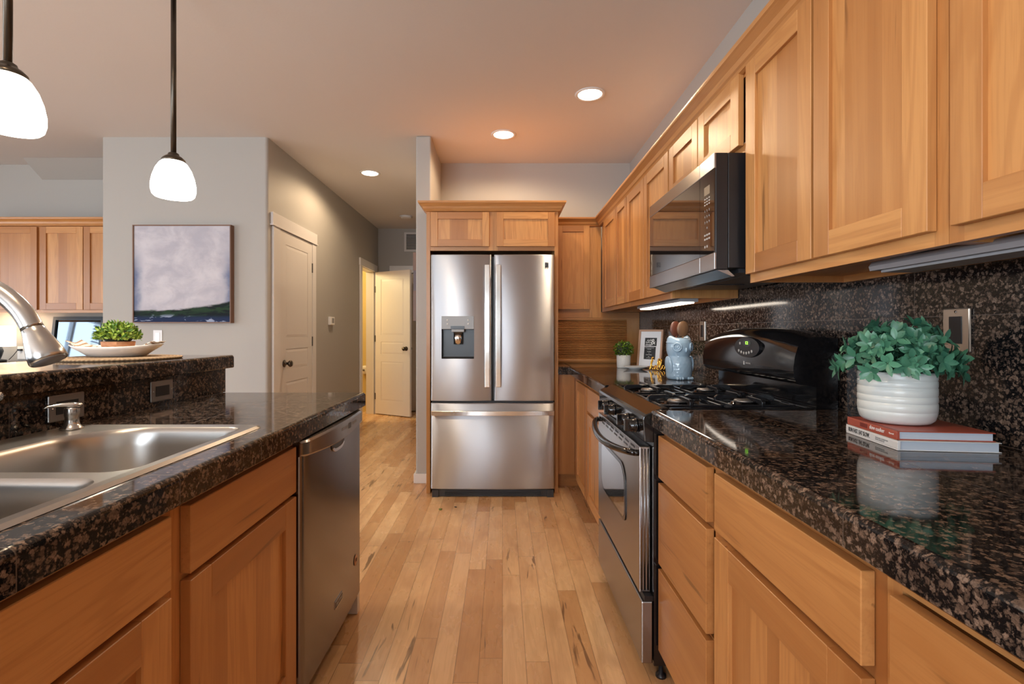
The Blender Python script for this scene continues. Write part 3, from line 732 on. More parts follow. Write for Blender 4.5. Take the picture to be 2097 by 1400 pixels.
# ------------------------------------------------------------------ fridge surround and fridge
T = Thing('fridge_cabinet', 'hickory surround with two short doors and crown above the steel fridge', 'cabinet', (-.07, 3.62, 0))
T.part('side_panel', MB().box(-.553, -.526, 3.62, YB-.002, .001, UT, tone=.45), M['wood'])
T.part('side_panel', MB().box(.379, .404, 3.62, YB-.002, .001, UT, tone=.5), M['wood'])
m = MB(); frame_face(m, 'y', -.526, .379, 1.763, UT, 3.625, 3.645, [(-.526, -.50), (-.10, -.035), (.355, .379)], [(1.763, 1.80), (UT-.04, UT)]); T.part('face_frame', m, M['wood'])
T.part('carcass', MB().box(-.525, .378, 3.645, YB-.003, 1.78, UT), M['wood'])
shaker(T, 'y', -.520, -.096, 1.792, 2.04, 3.603, 3.6245, .05, nb=3); shaker(T, 'y', -.043, .379, 1.792, 2.04, 3.603, 3.6245, .05, nb=3)
m = MB(); n = len(prof); z = 2.045
pts = [((-.553-.0, 3.62), 'L'), ((.404, 3.62), 'R')]
rows = [[(-.553+p[0], 3.869, z+p[1]) for p in prof], [(-.553+p[0], 3.618+p[0], z+p[1]) for p in prof], [(.404-p[0], 3.618+p[0], z+p[1]) for p in prof], [(.404-p[0], 4.073, z+p[1]) for p in prof]]
for a in range(3):
    m.add(rows[a]+rows[a+1], [(i, (i+1) % n, n+(i+1) % n, n+i) for i in range(n)], 'x' if a == 1 else 'y', .6)
m.add(rows[0], [tuple(range(n))]); m.add(rows[3], [tuple(range(n))])
m.box(-.50, .39, 3.64, 4.07, z+.045, z+.066, 'x')
T.part('crown', m, M['wood'])

T = Thing('refrigerator', 'stainless French-door refrigerator with a water dispenser and freezer drawer below', 'refrigerator', (-.07, 3.9, 0))
T.part('body', MB().box(-.507, .369, 3.60, 4.36, .06, 1.715), M['charcoal'])
def curved_front(x0, x1, z0, z1, yf, yb, hole=None, bow=.012, edge=.012, wide=None):
    """appliance door with a slightly convex front, rounded side edges and an optional rectangular hole"""
    xa, xb = wide or (x0, x1)
    xs = [x0+edge*(1-math.cos(PI/2*k/4)) for k in range(5)]
    xs += [x0+edge+(x1-x0-2*edge)*k/16 for k in range(1, 16)]+[x1-edge*(1-math.cos(PI/2*k/4)) for k in range(4, -1, -1)]
    if hole: xs = sorted(set([x for x in xs if abs(x-hole[0]) > .012 and abs(x-hole[1]) > .012]+[hole[0], hole[1]]))
    def yy(x):
        u = (x-xa)/(xb-xa); y = yf+bow*(2*u-1)**2
        e = min(x-x0, x1-x)
        if e < edge: y += edge-math.sqrt(max(0, edge**2-(edge-e)**2))
        return y
    zs = [z0, z0+.006, z1-.006, z1]
    if hole: zs = sorted(zs+[hole[2], hole[3]])
    m = MB(); nx, nz = len(xs), len(zs); vs = []
    for z in zs:
        dz = min(z-z0, z1-z); back = .006 if dz < .001 else 0
        for x in xs: vs.append((x, yy(x)+back, z))
    fs = []
    for j in range(nz-1):
        for i in range(nx-1):
            if hole and xs[i] >= hole[0]-1e-6 and xs[i+1] <= hole[1]+1e-6 and zs[j] >= hole[2]-1e-6 and zs[j+1] <= hole[3]+1e-6: continue
            fs.append((j*nx+i, j*nx+i+1, (j+1)*nx+i+1, (j+1)*nx+i))
    m.add(vs, fs, smooth=True)
    b0 = [(x0, yy(x0), z0), (x1, yy(x1), z0), (x1, yb, z0), (x0, yb, z0)]; b1 = [(p[0], p[1], z1) for p in b0]
    m.add(b0+b1, [(1, 2, 6, 5), (2, 3, 7, 6), (3, 0, 4, 7)])
    m.add([(x, yy(x)+.006, z0) for x in xs]+[(x1, yb, z0), (x0, yb, z0)], [tuple(range(nx+2))])
    m.add([(x, yy(x)+.006, z1) for x in xs]+[(x1, yb, z1), (x0, yb, z1)], [tuple(range(nx+2))])
    return m
HOLE = (-.431, -.201, .983, 1.192)
d = T.part('door', curved_front(-.509, -.0765, .684, 1.721, 3.522, 3.598, HOLE), M['steel_y'])
# dispenser
m = MB()
h0, h1, v0, v1 = HOLE; yb = 3.585
m.add([(h0, 3.523, v0), (h1, 3.523, v0), (h1, 3.523, v1), (h0, 3.523, v1), (h0+.004, yb, v0+.012), (h1-.004, yb, v0+.012), (h1-.004, yb, v1-.002), (h0+.004, yb, v1-.002)],
      [(4, 5, 6, 7), (0, 1, 5, 4), (1, 2, 6, 5), (2, 3, 7, 6), (3, 0, 4, 7)])
T.part('dispenser_recess', m, M['charcoal'], d)
T.part('dispenser_panel', MB().box(h0, h1, 3.517, 3.530, v1, 1.284), M['greypanel'], d, bevel=.002)
for x in (-.389, -.242):
    for z in (1.256, 1.229): T.part('button', MB().lathe([(0, 0), (.0055, 0), (.0055, .002), (0, .0025)], (x, 3.517-.0025, z), 12, 'y'), M['dish'], d)
T.part('display', MB().box(-.366, -.268, 3.513, 3.520, 1.193, 1.214), M['charcoal'], d)
T.part('spout_housing', MB().box(-.36, -.27, 3.515, 3.56, 1.172, 1.192), M['greypanel'], d, bevel=.003)
T.part('paddle', MB().prism([(-.348, 3.552), (-.335, 3.538), (-.316, 3.533), (-.297, 3.538), (-.284, 3.552), (-.284, 3.566), (-.348, 3.566)], 'z', 1.085, 1.171, smooth=True), M['steel_h'], d)
d2_ = T.part('door', curved_front(-.0585, .371, .684, 1.721, 3.522, 3.598), M['steel_y'])
# square emblem at the top corner
m = MB()
for a in ((.302, .306, 1.630, 1.664), (.306, .326, 1.660, 1.664), (.306, .324, 1.651, 1.654), (.306, .312, 1.630, 1.640), (.312, .318, 1.638, 1.644), (.318, .326, 1.643, 1.648), (.318, .326, 1.631, 1.635), (.322, .326, 1.630, 1.664)):
    m.box(a[0], a[1], 3.524, 3.5285, a[2], a[3])
T.part('emblem', m, M['charcoal'], d2_)
dr = T.part('freezer_drawer', curved_front(-.509, .371, .058, .667, 3.522, 3.598, wide=(-.509, .371)), M['steel_y'])
def bar_handle_v(x0, x1, z0, z1, y):
    m = MB(); n = 14; P = []
    for k in range(n+1):
        t = k/n; P.append((y-.010*math.sin(PI*t), z0+(z1-z0)*t))
    prof_ = [(p[0], p[1]) for p in P]+[(p[0]+.012, p[1]) for p in reversed(P)]
    m.prism(prof_, 'x', x0, x1)
    for z in (z0+.002, z1-.032): m.box(x0+.003, x1-.003, y+.004, 3.534, z, z+.03)
    return m
T.part('handle', bar_handle_v(-.123, -.090, .786, 1.643, 3.478), M['steel_h'], d, bevel=.002)
T.part('handle', bar_handle_v(-.045, -.0125, .786, 1.643, 3.478), M['steel_h'], d2_, bevel=.002)
m = MB(); n = 20; P = [(-.50+.862*k/n, 3.482-.012*math.sin(PI*k/n)) for k in range(n+1)]
m.prism(P+[(p[0], p[1]+.012) for p in reversed(P)], 'z', .588, .620)
for x in (-.495, .335): m.box(x, x+.022, 3.49, 3.54, .592, .616)
T.part('handle', m, M['steel_h'], dr, bevel=.002)
T.part('gasket', MB().box(-.500, .362, 3.56, 3.60, .667, .684), M['blackm'])
m = MB().box(-.500, .362, 3.545, 3.60, .004, .052)
for z in (.014, .022, .030, .038): m.box(-.41, .27, 3.538, 3.546, z, z+.004)
m.box(-.500, -.455, 3.535, 3.55, .0, .052).box(.318, .362, 3.535, 3.55, .0, .052)
T.part('base_grille', m, M['charcoal'])

# ------------------------------------------------------------------ gas range
RY0, RY1 = 1.668, 2.426; RC = (RY0+RY1)/2
T = Thing('gas_range', 'gas range with black cooktop, steel oven door and bowed black handle', 'stove', (.8, RC, 0))
T.part('body', MB().box(.507, 1.125, RY0, RY1, .055, .895), M['black'])
for y in (RY0+.03, RY1-.03):
    for x in (.54, 1.08): T.part('foot', MB().lathe([(0, 0), (.018, 0), (.018, .008), (.008, .012), (.008, .056), (0, .056)], (x, y, 0), 12), M['blackm'])
pr = [(.507, .802), (.476, .806), (.470, .880), (.473, .890), (.482, .897), (.535, .919), (.555, .920), (.562, .912), (.562, .895), (.507, .895)]
cp = T.part('control_panel', MB().prism(pr, 'y', RY0, RY1), M['black'], bevel=.003)
for y in (2.235, 2.105, 1.87, 1.755):
    m = MB().lathe([(0, 0), (.025, 0), (.025, .005), (.0215, .008), (.0205, .024), (.017, .028), (0, .029)], (0, 0, 0), 24, 'x')
    m.v = [(-p[0], p[1], p[2]) for p in m.v]
    m.box(-.043, -.010, -.0065, .0065, -.0205, .0205)
    m.v = [(p[0]+.472, p[1]+y, p[2]+.845) for p in m.v]
    T.part('knob', m, M['black'], cp, bevel=.006, seg=3)
# cooktop pan with raised border
m = MB().box(.562, 1.06, RY0+.001, RY1-.001, .895, .901)
for a in ((.562, 1.045, RY0, RY0+.014), (.562, 1.045, RY1-.014, RY1), (1.03, 1.045, RY0+.014, RY1-.014)): m.box(*a, .895, .9185)
T.part('cooktop', m, M['black'], bevel=.003)
BUR = [(.655, 1.868), (.655, 2.226), (.905, 1.868), (.905, 2.226)]
for x, y in BUR:
    m = MB().lathe([(.062, .9012), (.060, .905), (.046, .906), (.046, .913), (.0, .913)], (x, y, 0), 28)
    bu = T.part('burner', m, M['black'])
    T.part('burner_cap', MB().lathe([(0, .9125), (.034, .9125), (.036, .916), (.032, .9205), (0, .9215)], (x, y, 0), 28), M['cap'], bu)
# oven door
m = MB().box(.467, .505, 1.699, 2.424, .285, .783)
od = T.part('oven_door', m, M['steel_x'], bevel=.003)
m = MB()
for k in range(3): m.tube([(.474+.011*k, 1.6985, .295), (.474+.011*k, 1.6985, .775)], .0036, 8)
T.part('edge_flutes', m, M['steel_x'], od)
# window: rounded outline with a slanted corner
def win_outline(g=0):
    return rrect(1.895-g, 2.324+g, .464-g, .656+g, (.02, .075, .03, .05))
T.part('window_trim', MB().prism(win_outline(.012), 'x', .4635, .4675), M['black'], od)
T.part('window', MB().prism(win_outline(0), 'x', .4625, .466), M['ovenglass'], od)
m = MB()
for k in range(8):
    y = 1.76+k*.083
    for j, z in enumerate((.764, .748)):
        y0 = y+(.02 if j else 0); m.box(.4664, .468, y0, y0+.055, z, z+.007)
T.part('vent_slots', m, M['blackm'], od)
P = []
for k in range(25):
    t = k/24; y = 1.715+.67*t; bow = math.sin(PI*t)
    P.append((.455-.052*bow**.6, y, .758-.020*bow))
m = MB().tube(P, [.011+.003*math.sin(PI*k/24) for k in range(25)], 14)
m.tube([(.47, 1.718, .757), (.452, 1.718, .757)], .011, 10).tube([(.47, 2.382, .757), (.452, 2.382, .757)], .011, 10)
T.part('handle', m, M['black'], od)
m = MB().box(.467, .505, 1.672, 2.424, .060, .268)
T.part('storage_drawer', m, M['steel_x'], bevel=.004)
T.part('drawer_gap', MB().box(.478, .506, 1.675, 2.42, .268, .285), M['blackm'])
# backguard
ys = [RY0+.002+(RY1-RY0-.004)*k/24 for k in range(25)]
vs = []; fs = []; npf = 0
for y in ys:
    u = (y-RC)/((RY1-RY0)/2); top = 1.190-.034*abs(u)**2.6
    k = (top-1.0)/.185
    pf = [(1.125, .902), (1.052, .902), (1.052, .988), (1.040, .992), (1.000, .996), (.984, 1.006), (.977, 1.02), (.975, 1.0+.06*k), (.980, 1.0+.105*k), (.990, 1.0+.145*k), (1.006, 1.0+.170*k), (1.032, 1.0+.183*k), (1.075, top), (1.125, top-.004)]
    npf = len(pf); vs += [(p[0], y, p[1]) for p in pf]
for i in range(24):
    for j in range(npf): fs.append((i*npf+j, i*npf+(j+1) % npf, (i+1)*npf+(j+1) % npf, (i+1)*npf+j))
m = MB().add(vs, fs, smooth=True)
m.add(vs[:npf], [tuple(range(npf-1, -1, -1))]); m.add(vs[-npf:], [tuple(range(npf))])
bg = T.part('backguard', m, M['black'])
ed = bg.modifiers.new('split', 'EDGE_SPLIT'); ed.split_angle = R(42)
# oval clock panel, buttons and print on the backguard (plane tilted with the face)
OC = (.9745, 1.985, 1.123)
def oval(ry, rz, x0, x1, cy, cz, n=36): return MB().prism([(cy+ry*math.cos(2*PI*k/n), cz+rz*math.sin(2*PI*k/n)) for k in range(n)], 'x', x0, x1)
cl = T.part('clock_panel', oval(.100, .040, .9715, .985, OC[1], 1.112), M['blackm'], bg)
T.part('clock_ring', oval(.034, .0135, .9705, .974, OC[1]-.004, 1.129), M['charcoal'], bg)
text('clock_digits', '12', .017, M['green_led'], (.9700, OC[1]-.004, 1.129), DIRX, bg, T.off, sx=1.5)
for y, z in [(OC[1]+.062-k*.021, 1.097-.009*math.sin(PI*k/5)) for k in range(6)]+[(OC[1]+.052, 1.127)]:
    T.part('button', MB().lathe([(0, 0), (.0058, 0), (.0058, .0012), (0, .0014)], (.9703, y, z), 12, 'x'), M['keyprint'], bg)
text('brand_lettering', 'MAYTAG', .009, M['keyprint'], (.9735, 1.975, 1.049), DIRX, bg, T.off, sx=1.1)
T.part('brand_mark', MB().prism([(2.006, 1.042), (2.006, 1.056), (2.013, 1.056), (2.013, 1.042)], 'x', .973, .976), M['keyprint'], bg)

# removable burner grates
def grate(cx, cy):
    m = MB(); z = .938; w = .105; d = .138
    for sx in (-1, 1):
        m.box(cx+sx*w-.005, cx+sx*w+.005, cy-d, cy+d, .910, .920)
        for sy in (-1, 1): m.box(cx+sx*w-.006, cx+sx*w+.006, cy+sy*d-.006, cy+sy*d+.006, .902, .921)
    for sy in (-1, 1): m.box(cx-w, cx+w, cy+sy*d-.005, cy+sy*d+.005, .910, .920)
    for sx, sy in ((1, 0), (-1, 0), (0, 1), (0, -1)):
        L = w if sx else d
        a = .028
        pr_ = [(a, z-.010), (a, z-.003), (a+.014, z+.001), (L-.004, z), (L+.006, z-.008), (L+.006, .911), (L-.010, .911), (L-.022, z-.016)]
        if sx: m.prism([(cx+sx*p[0], p[1]) for p in pr_], 'y', cy-.0065, cy+.0065)
        else: m.prism([(cy+sy*p[0], p[1]) for p in pr_], 'x', cx-.0065, cx+.0065)
    return m
for (x, y), lab in zip(BUR, ('black burner grate at the front of the stove, nearer the camera', 'black burner grate at the front of the stove, farther from the camera',
                             'black burner grate by the backguard, nearer the camera', 'black burner grate by the backguard, farther from the camera')):
    single('burner_grate', grate(x, y), M['iron'], lab, 'grate', (x, y, .902), 'burner grates', bevel=.0018)

# ------------------------------------------------------------------ microwave
T = Thing('microwave', 'over-the-range microwave with black sides, smoked glass and steel bands', 'microwave', (.9, 2.03, 1.385))
MY0, MY1, MX, MZ0, MZ1 = 1.668, 2.402, .710, 1.383, 1.774
T.part('body', MB().box(.756, 1.135, MY0, MY1, 1.388, MZ1), M['blackm'], bevel=.002)
YS = 1.792
dr = T.part('door', MB().box(MX+.004, .7555, YS+.001, MY1, MZ0, MZ1), M['blackm'], bevel=.002)
T.part('door_glass', MB().box(MX, MX+.006, YS+.001, MY1-.002, 1.4405, 1.7215), M['smoke'], dr)
T.part('steel_band', MB().box(MX-.001, MX+.007, YS+.001, MY1, 1.722, MZ1), M['steel_x'], dr, bevel=.002)
T.part('steel_band', MB().box(MX-.001, MX+.007, YS+.001, MY1, MZ0, 1.440), M['steel_x'], dr, bevel=.002)
cp = T.part('control_panel', MB().box(MX+.004, .7555, MY0, YS-.001, MZ0, MZ1), M['blackm'], bevel=.002)
T.part('panel_glass', MB().box(MX, MX+.006, MY0+.003, YS-.001, 1.4405, 1.7215), M['smoke'], cp)
T.part('steel_band', MB().box(MX-.001, MX+.007, MY0, YS-.001, 1.722, MZ1), M['steel_x'], cp, bevel=.002)
T.part('steel_band', MB().box(MX-.001, MX+.007, MY0, YS-.001, MZ0, 1.440), M['steel_x'], cp, bevel=.002)
T.part('display', MB().box(MX-.0008, MX+.001, 1.706, 1.752, 1.648, 1.678), M['lcd'], cp)
m = MB(); ky = [1.746, 1.728, 1.710]
for z in (1.636, 1.626, 1.616):
    for y in ky: m.box(MX-.0007, MX+.001, y-.005, y+.005, z-.0022, z+.0022)
for z in (1.510, 1.496):
    for y in ky: m.box(MX-.0007, MX+.001, y-.006, y+.006, z-.003, z+.003)
for z in (1.470,):
    for y in ky[:2]: m.box(MX-.0007, MX+.001, y-.004, y+.004, z-.004, z+.004)
T.part('key_marks', m, M['keyprint'], cp)
for k, ch in enumerate('1234567890'):
    r_, c_ = divmod(k, 3)
    if k == 9: c_ = 1
    text('key_digit', ch, .011, M['keyprint'], (MX-.0006, ky[c_], 1.594-.020*r_), DIRX, cp, T.off)
m = MB().prism([(.722, MZ0-.001), (.775, 1.360), (.782, 1.362), (.760, MZ0-.001)], 'y', MY0+.01, MY1-.03)
T.part('vent_lip', m, M['steel_x'])
m = MB().box(.80, 1.12, MY0+.02, MY1-.02, 1.374, 1.388)
for y in (1.75, 2.10): m.box(.86, 1.02, y, y+.24, 1.371, 1.375)
T.part('filter_tray', m, M['charcoal'])

# ------------------------------------------------------------------ under-cabinet lights
def ucl(label, y0, y1, x0, x1, z, lit):
    T = Thing('under_cabinet_light', label, 'light fixture', ((x0+x1)/2, (y0+y1)/2, z))
    T.part('housing', MB().prism([(x0, z), (x0-.003, z+.010), (x0+.004, z+.021), (x1, z+.021), (x1, z)], 'y', y0, y1), M['fixture'])
    T.part('lens', MB().box(x0+.012, x1-.012, y0+.02, y1-.02, z-.006, z-.0005), M['led'] if lit else M['tube_off'], label='glowing lens' if lit else None)
    T.part('bracket', MB().box(x0+.01, x1-.01, y0+.05, y0+.09, z+.021, z+.036).box(x0+.01, x1-.01, y1-.09, y1-.05, z+.021, z+.036), M['fixture'])
ucl('lit under-cabinet light strip shining on the tiles above the owl jar', 2.43, 3.19, .865, .955, 1.320, True)
ucl('unlit grey light strip under the wall cabinets above the leafy plant', .42, 1.20, .885, .985, 1.320, False)

# ------------------------------------------------------------------ outlets on the tiles
def tile_outlet(label, yc, zc):
    T = Thing('wall_outlet', label, 'outlet', (1.14, yc, zc))
    pl = T.part('cover_plate', MB().box(1.1335, 1.1398, yc-.037, yc+.037, zc-.055, zc+.055), M['plate_met'], bevel=.003)
    T.part('receptacle', MB().box(1.1315, 1.1345, yc-.0175, yc+.0175, zc-.034, zc+.034), M['blackm'], bevel=.001)
    m = MB()
    for z in (-.046, .046): m.lathe([(0, 0), (.003, 0), (.002, .0012), (0, .0014)], (1.1322, yc, zc+z), 10, 'x')
    T.part('screw', m, M['nickel'])
tile_outlet('brushed metal outlet with black socket on the granite tiles by the leafy plant', 1.246, 1.178)
tile_outlet('metal outlet with black socket on the tiles beside the owl jar', 2.83, 1.178)

# ------------------------------------------------------------------ peninsula
PX, PF = -.600, -.622
def left_body(T, y0, y1, stiles, rails):
    m = MB(); frame_face(m, 'x', y0, y1, .11, CB-.002, PF, PF-.02, stiles, rails); T.part('face_frame', m, M['wood'])
    T.part('carcass', MB().box(-1.19, PF-.02, y0+.001, y1-.001, .11, .69), M['wood'])
    T.part('toe_kick', MB().box(PF-.09, PF-.075, y0, y1, .001, .11, 'y'), M['wood'])
T = Thing('base_cabinet', 'hickory peninsula cabinet with a drawer over a framed door, beside the dishwasher', 'cabinet', (PF, 1.2, 0), 'peninsula base cabinets')
left_body(T, .932, 1.457, [(.932, .962), (1.43, 1.457)], [(.11, .15), (.69, .715), (.825, CB-.002)])
flat_front(T, 'x', .959, 1.450, .708, .840, PX, PF+.0005); shaker(T, 'x', .959, 1.450, .150, .695, PX, PF+.0005, .07, nb=5)
T = Thing('sink_base_cabinet', 'hickory sink base cabinet with a long false front under the steel sink', 'cabinet', (PF, .4, 0), 'peninsula base cabinets')
left_body(T, -.05, .9315, [(-.05, -.02), (.905, .9315)], [(.11, .15), (.69, .715), (.825, CB-.002)])
flat_front(T, 'x', -.02, .904, .706, .840, PX, PF+.0005, 'false_front')
shaker(T, 'x', .446, .904, .150, .692, PX, PF+.0005, .075); shaker(T, 'x', -.02, .438, .150, .692, PX, PF+.0005, .075)
T = Thing('dishwasher', 'stainless dishwasher with pocket handle at the end of the peninsula', 'dishwasher', (-.8, 1.76, 0))
DY0, DY1 = 1.462, 2.068
T.part('tub', MB().box(-1.18, -.630, DY0+.002, DY1-.002, .10, .85), M['blackm'])
n = 12
def dwprof(b=.010):
    P = [(-.628, DY0), (-.600, DY0)]
    P += [(-.600+.012*math.sin(a), DY0+.022*(1-math.cos(a))) for a in [PI/2*k/5 for k in range(1, 6)]]
    P += [(-.588+b*math.sin(PI*k/n), DY0+.022+(DY1-DY0-.044)*k/n) for k in range(1, n)]
    P += [(-.600+.012*math.cos(a), DY1-.022+.022*math.sin(a)) for a in [PI/2*k/5 for k in range(0, 6)]]
    return P+[(-.628, DY1)]
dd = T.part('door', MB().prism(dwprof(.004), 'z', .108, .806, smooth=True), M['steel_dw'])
ed = dd.modifiers.new('split', 'EDGE_SPLIT'); ed.split_angle = R(35)
vs = []; fs = []; nn = 28; npf = 6
for k in range(nn+1):
    t = k/nn; y = DY0+(DY1-DY0)*t; e = min(t, 1-t)/.04
    xo = -.579+.014*math.sin(PI*t)-(.012*(1-min(1, e))**2)
    zl = .806-.016*math.sin(PI*t)
    vs += [(-.628, y, zl), (xo-.006, y, zl), (xo, y, zl+.006), (xo, y, .846), (xo-.006, y, .852), (-.628, y, .852)]
for k in range(nn):
    for j in range(npf): fs.append((k*npf+j, k*npf+(j+1) % npf, (k+1)*npf+(j+1) % npf, (k+1)*npf+j))
m = MB().add(vs, fs, smooth=True); m.add(vs[:npf], [tuple(range(npf-1, -1, -1))]); m.add(vs[-npf:], [tuple(range(npf))])
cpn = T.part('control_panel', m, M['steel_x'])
ed = cpn.modifiers.new('split', 'EDGE_SPLIT'); ed.split_angle = R(35)
def se(k): a = PI*k/20; c_, s_ = math.cos(a), math.sin(a); return (1.765-.068*math.copysign(abs(c_)**.7, c_), .796-.040*abs(s_)**.7)
hp = [se(k) for k in range(21)]
T.part('pocket_handle', MB().prism(hp, 'x', -.5905, -.5815), M['charcoal'], dd)
lip = hp[3:-3]+[(p[0]*.88+1.765*.12, .796-(.796-p[1])*.72) for p in reversed(hp[3:-3])]
T.part('handle_lip', MB().prism(lip, 'x', -.589, -.5790), M['steel_h'], dd, bevel=.001)
def cpx(y): return -.579+.014*math.sin(PI*(y-DY0)/(DY1-DY0))
T.part('display', MB().box(cpx(1.846)-.002, cpx(1.846)+.0007, 1.83, 1.862, .818, .838), M['charcoal'], cpn)
m = MB()
for k in range(6):
    for y0 in (1.750, 1.878):
        y = y0+k*.012; m.box(cpx(y)-.002, cpx(y+.003)+.0006, y, y+.006, .824, .834)
T.part('key_marks', m, M['fixture'], cpn)
m = MB().box(-.586, -.5815, 1.735, 1.812, .205, .232)
bd = T.part('badge', m, M['steel_h'], dd)
T.part('badge_plate', MB().box(-.5817, -.5808, 1.738, 1.809, .208, .229), M['blackm'], dd)
text('brand_lettering', 'MAYTAG', .0155, M['keyprint'], (-.5805, 1.7735, .2185), DIRXP, dd, T.off)
T.part('round_sticker', MB().lathe([(0, 0), (.021, 0), (.021, .0012), (0, .0014)], (-.5852, 1.985, .265), 24, 'x'), M['copper'], dd)
text('sticker_mark', '10', .02, M['ink'], (-.5834, 1.985, .265), DIRXP, dd, T.off)
T.part('kick_plate', MB().box(-.70, -.69, DY0+.002, DY1-.002, .001, .10), M['blackm'])
single('peninsula_end_panel', MB().box(-1.195, -.603, 2.0705, 2.10, .001, CB-.002), M['trim'], 'pale painted panel closing the peninsula beyond the dishwasher', 'panel', (-.9, 2.085, 0))
# peninsula countertop with the sink cut-out
SX0, SX1, SY0, SY1 = -1.165, -.668, .545, 1.355
m = MB()
xs = [-1.198, SX0, SX1, -.600]; ys = [-.60, SY0, SY1, 2.13]
for i in range(3):
    for j in range(3):
        if i == 1 and j == 1: continue
        m.box(xs[i], xs[i+1], ys[j], ys[j+1], CB, CT)
m.prism(counter_prof(-.5856, -.600, CB, CT, -1), 'y', -.60, 2.13)
single('granite_countertop', m, M['gran_l'], 'granite tile counter of the peninsula around the steel sink', 'countertop', (-.9, .8, CB), 'countertops')
# knee wall, stone riser, bar top
struct('wall_peninsula', MB().box(-1.34, -1.2205, -.60, 2.15, 0, 1.017), M['wall'])
single('stone_riser', MB().box(-1.220, -1.1985, -.60, 2.155, CT, 1.0175), M['gran_l'], 'upright granite strip between the sink counter and the raised bar', 'backsplash', (-1.21, .8, CT))
m = MB().prism(counter_prof(-1.17, -1.63, 1.018, 1.073, -1), 'y', -.60, 2.17)
single('bar_top', m, M['gran_l'], 'raised granite bar top holding the plant on its platter', 'countertop', (-1.4, .8, 1.018), 'countertops')
def riser_outlet(label, yc, zc):
    T = Thing('wall_outlet', label, 'outlet', (-1.1985, yc, zc))
    T.part('cover_plate', MB().box(-1.1983, -1.192, yc-.056, yc+.056, zc-.036, zc+.036), M['plate_dark'], bevel=.003)
    T.part('receptacle', MB().box(-1.1925, -1.1905, yc-.034, yc+.034, zc-.0175, zc+.0175), M['blackm'])
    m = MB()
    for y in (-.046, .046): m.lathe([(0, 0), (.003, 0), (.002, .0012), (0, .0014)], (-1.192, yc+y, zc), 10, 'x')
    T.part('screw', m, M['nickel'])
riser_outlet('pewter horizontal outlet in the stone riser behind the soap dispenser', 1.365, .969)
riser_outlet('pewter horizontal outlet in the stone riser toward its free end', 1.747, .968)

# ------------------------------------------------------------------ sink
T = Thing('kitchen_sink', 'double-bowl stainless drop-in sink set in the peninsula counter', 'sink', (-.92, .95, CT))
B1 = ((-1.075, -.685, .905, 1.335), (.05, .16, .07, .05)); B2 = ((-1.045, -.685, .560, .868), (.05, .06, .06, .05))
OUT = rrect(-1.18, -.654, .53, 1.370, (.03, .03, .03, .03))
bm = bmesh.new(); zt = CT+.0065
def loop(P, z):
    vs = [bm.verts.new((p[0]+.92, p[1]-.95, z-CT)) for p in P]
    return vs, [bm.edges.new((vs[i], vs[(i+1) % len(vs)])) for i in range(len(vs))]
inner = rrect(-1.172, -.662, .538, 1.362, (.026,)*4)
lo, eo = loop(inner, zt); l1_, e1_ = loop(rrect(*B1[0], B1[1]), zt-.002); l2_, e2_ = loop(rrect(*B2[0], B2[1]), zt-.002)
bmesh.ops.triangle_fill(bm, edges=eo+e1_+e2_, use_beauty=True)
lo2, eo2 = loop(OUT, CT+.0008)
for i in range(len(lo)): bm.faces.new((lo[i], lo2[i], lo2[(i+1) % len(lo)], lo[(i+1) % len(lo)]))
bmesh.ops.recalc_face_normals(bm, faces=bm.faces)
me = bpy.data.meshes.new('rim'); bm.to_mesh(me); bm.free(); me.materials.append(M['sink'])
o = bpy.data.objects.new('rim', me); COL.objects.link(o); o.parent = T.o
def bowl(Bx, depth, cx, cy):
    (x0, x1, y0, y1), rs = Bx
    rows = []
    for ins, dz in ((0, .002), (.004, .006), (.008, .016), (.012, .05), (.018, depth-.045), (.024, depth-.02), (.038, depth-.006), (.065, depth), (.12, depth+.002)):
        rows.append([(p[0], p[1], zt-dz) for p in rrect(x0+ins, x1-ins, y0+ins, y1-ins, [max(r_-ins*.5, .03) if ins < .06 else .05 for r_ in rs])])
    m = MB(); k = len(rows[0]); vs = [p for r_ in rows for p in r_]; fs = []
    for i in range(len(rows)-1):
        for j in range(k): fs.append((i*k+j, i*k+(j+1) % k, (i+1)*k+(j+1) % k, (i+1)*k+j))
    fs.append(tuple((len(rows)-1)*k+j for j in range(k)))
    m.add(vs, fs, smooth=True)
    return m
b1 = T.part('bowl', bowl(B1, .20, 0, 0), M['sink']); b2 = T.part('bowl', bowl(B2, .18, 0, 0), M['sink'])
for bo, c, d_ in ((b1, (-.88, 1.12), .20), (b2, (-.865, .714), .18)):
    T.part('drain', MB().lathe([(.045, zt-d_-.0018), (.043, zt-d_+.0005), (.034, zt-d_-.0015), (0, zt-d_-.0017)], (c[0], c[1], 0), 24), M['nickel'], bo)
# ------------------------------------------------------------------ faucet
T = Thing('faucet', 'brushed nickel gooseneck faucet with a pull-down spray head over the sink', 'faucet', (-1.128, .95, CT+.007))
T.part('base', MB().lathe([(0, 0), (.030, 0), (.030, .006), (.024, .012), (.022, .09), (.019, .10), (0, .10)], (-1.128, .95, CT+.007), 24), M['nickel'])
P = [(-1.128, .95, 1.01), (-1.128, .95, 1.10), (-1.124, .95, 1.17), (-1.108, .95, 1.222), (-1.083, .95, 1.252), (-1.048, .95, 1.268), (-1.010, .95, 1.268), (-.972, .95, 1.256), (-.940, .95, 1.236), (-.914, .95, 1.210), (-.896, .95, 1.180)]
T.part('spout', MB().tube(catmull(P, 5), .0176, 20), M['nickel'])
dv = Vector((.46, 0, -.89)).normalized(); p0 = Vector((-.896, .95, 1.180))
hd = [p0+dv*t for t in (0, .002, .003, .012, .030, .052, .066, .069)]
sh = T.part('spray_head', MB().tube(hd, [.0172, .0172, .0182, .0195, .0240, .0290, .0300, .0285], 24), M['nickel'])
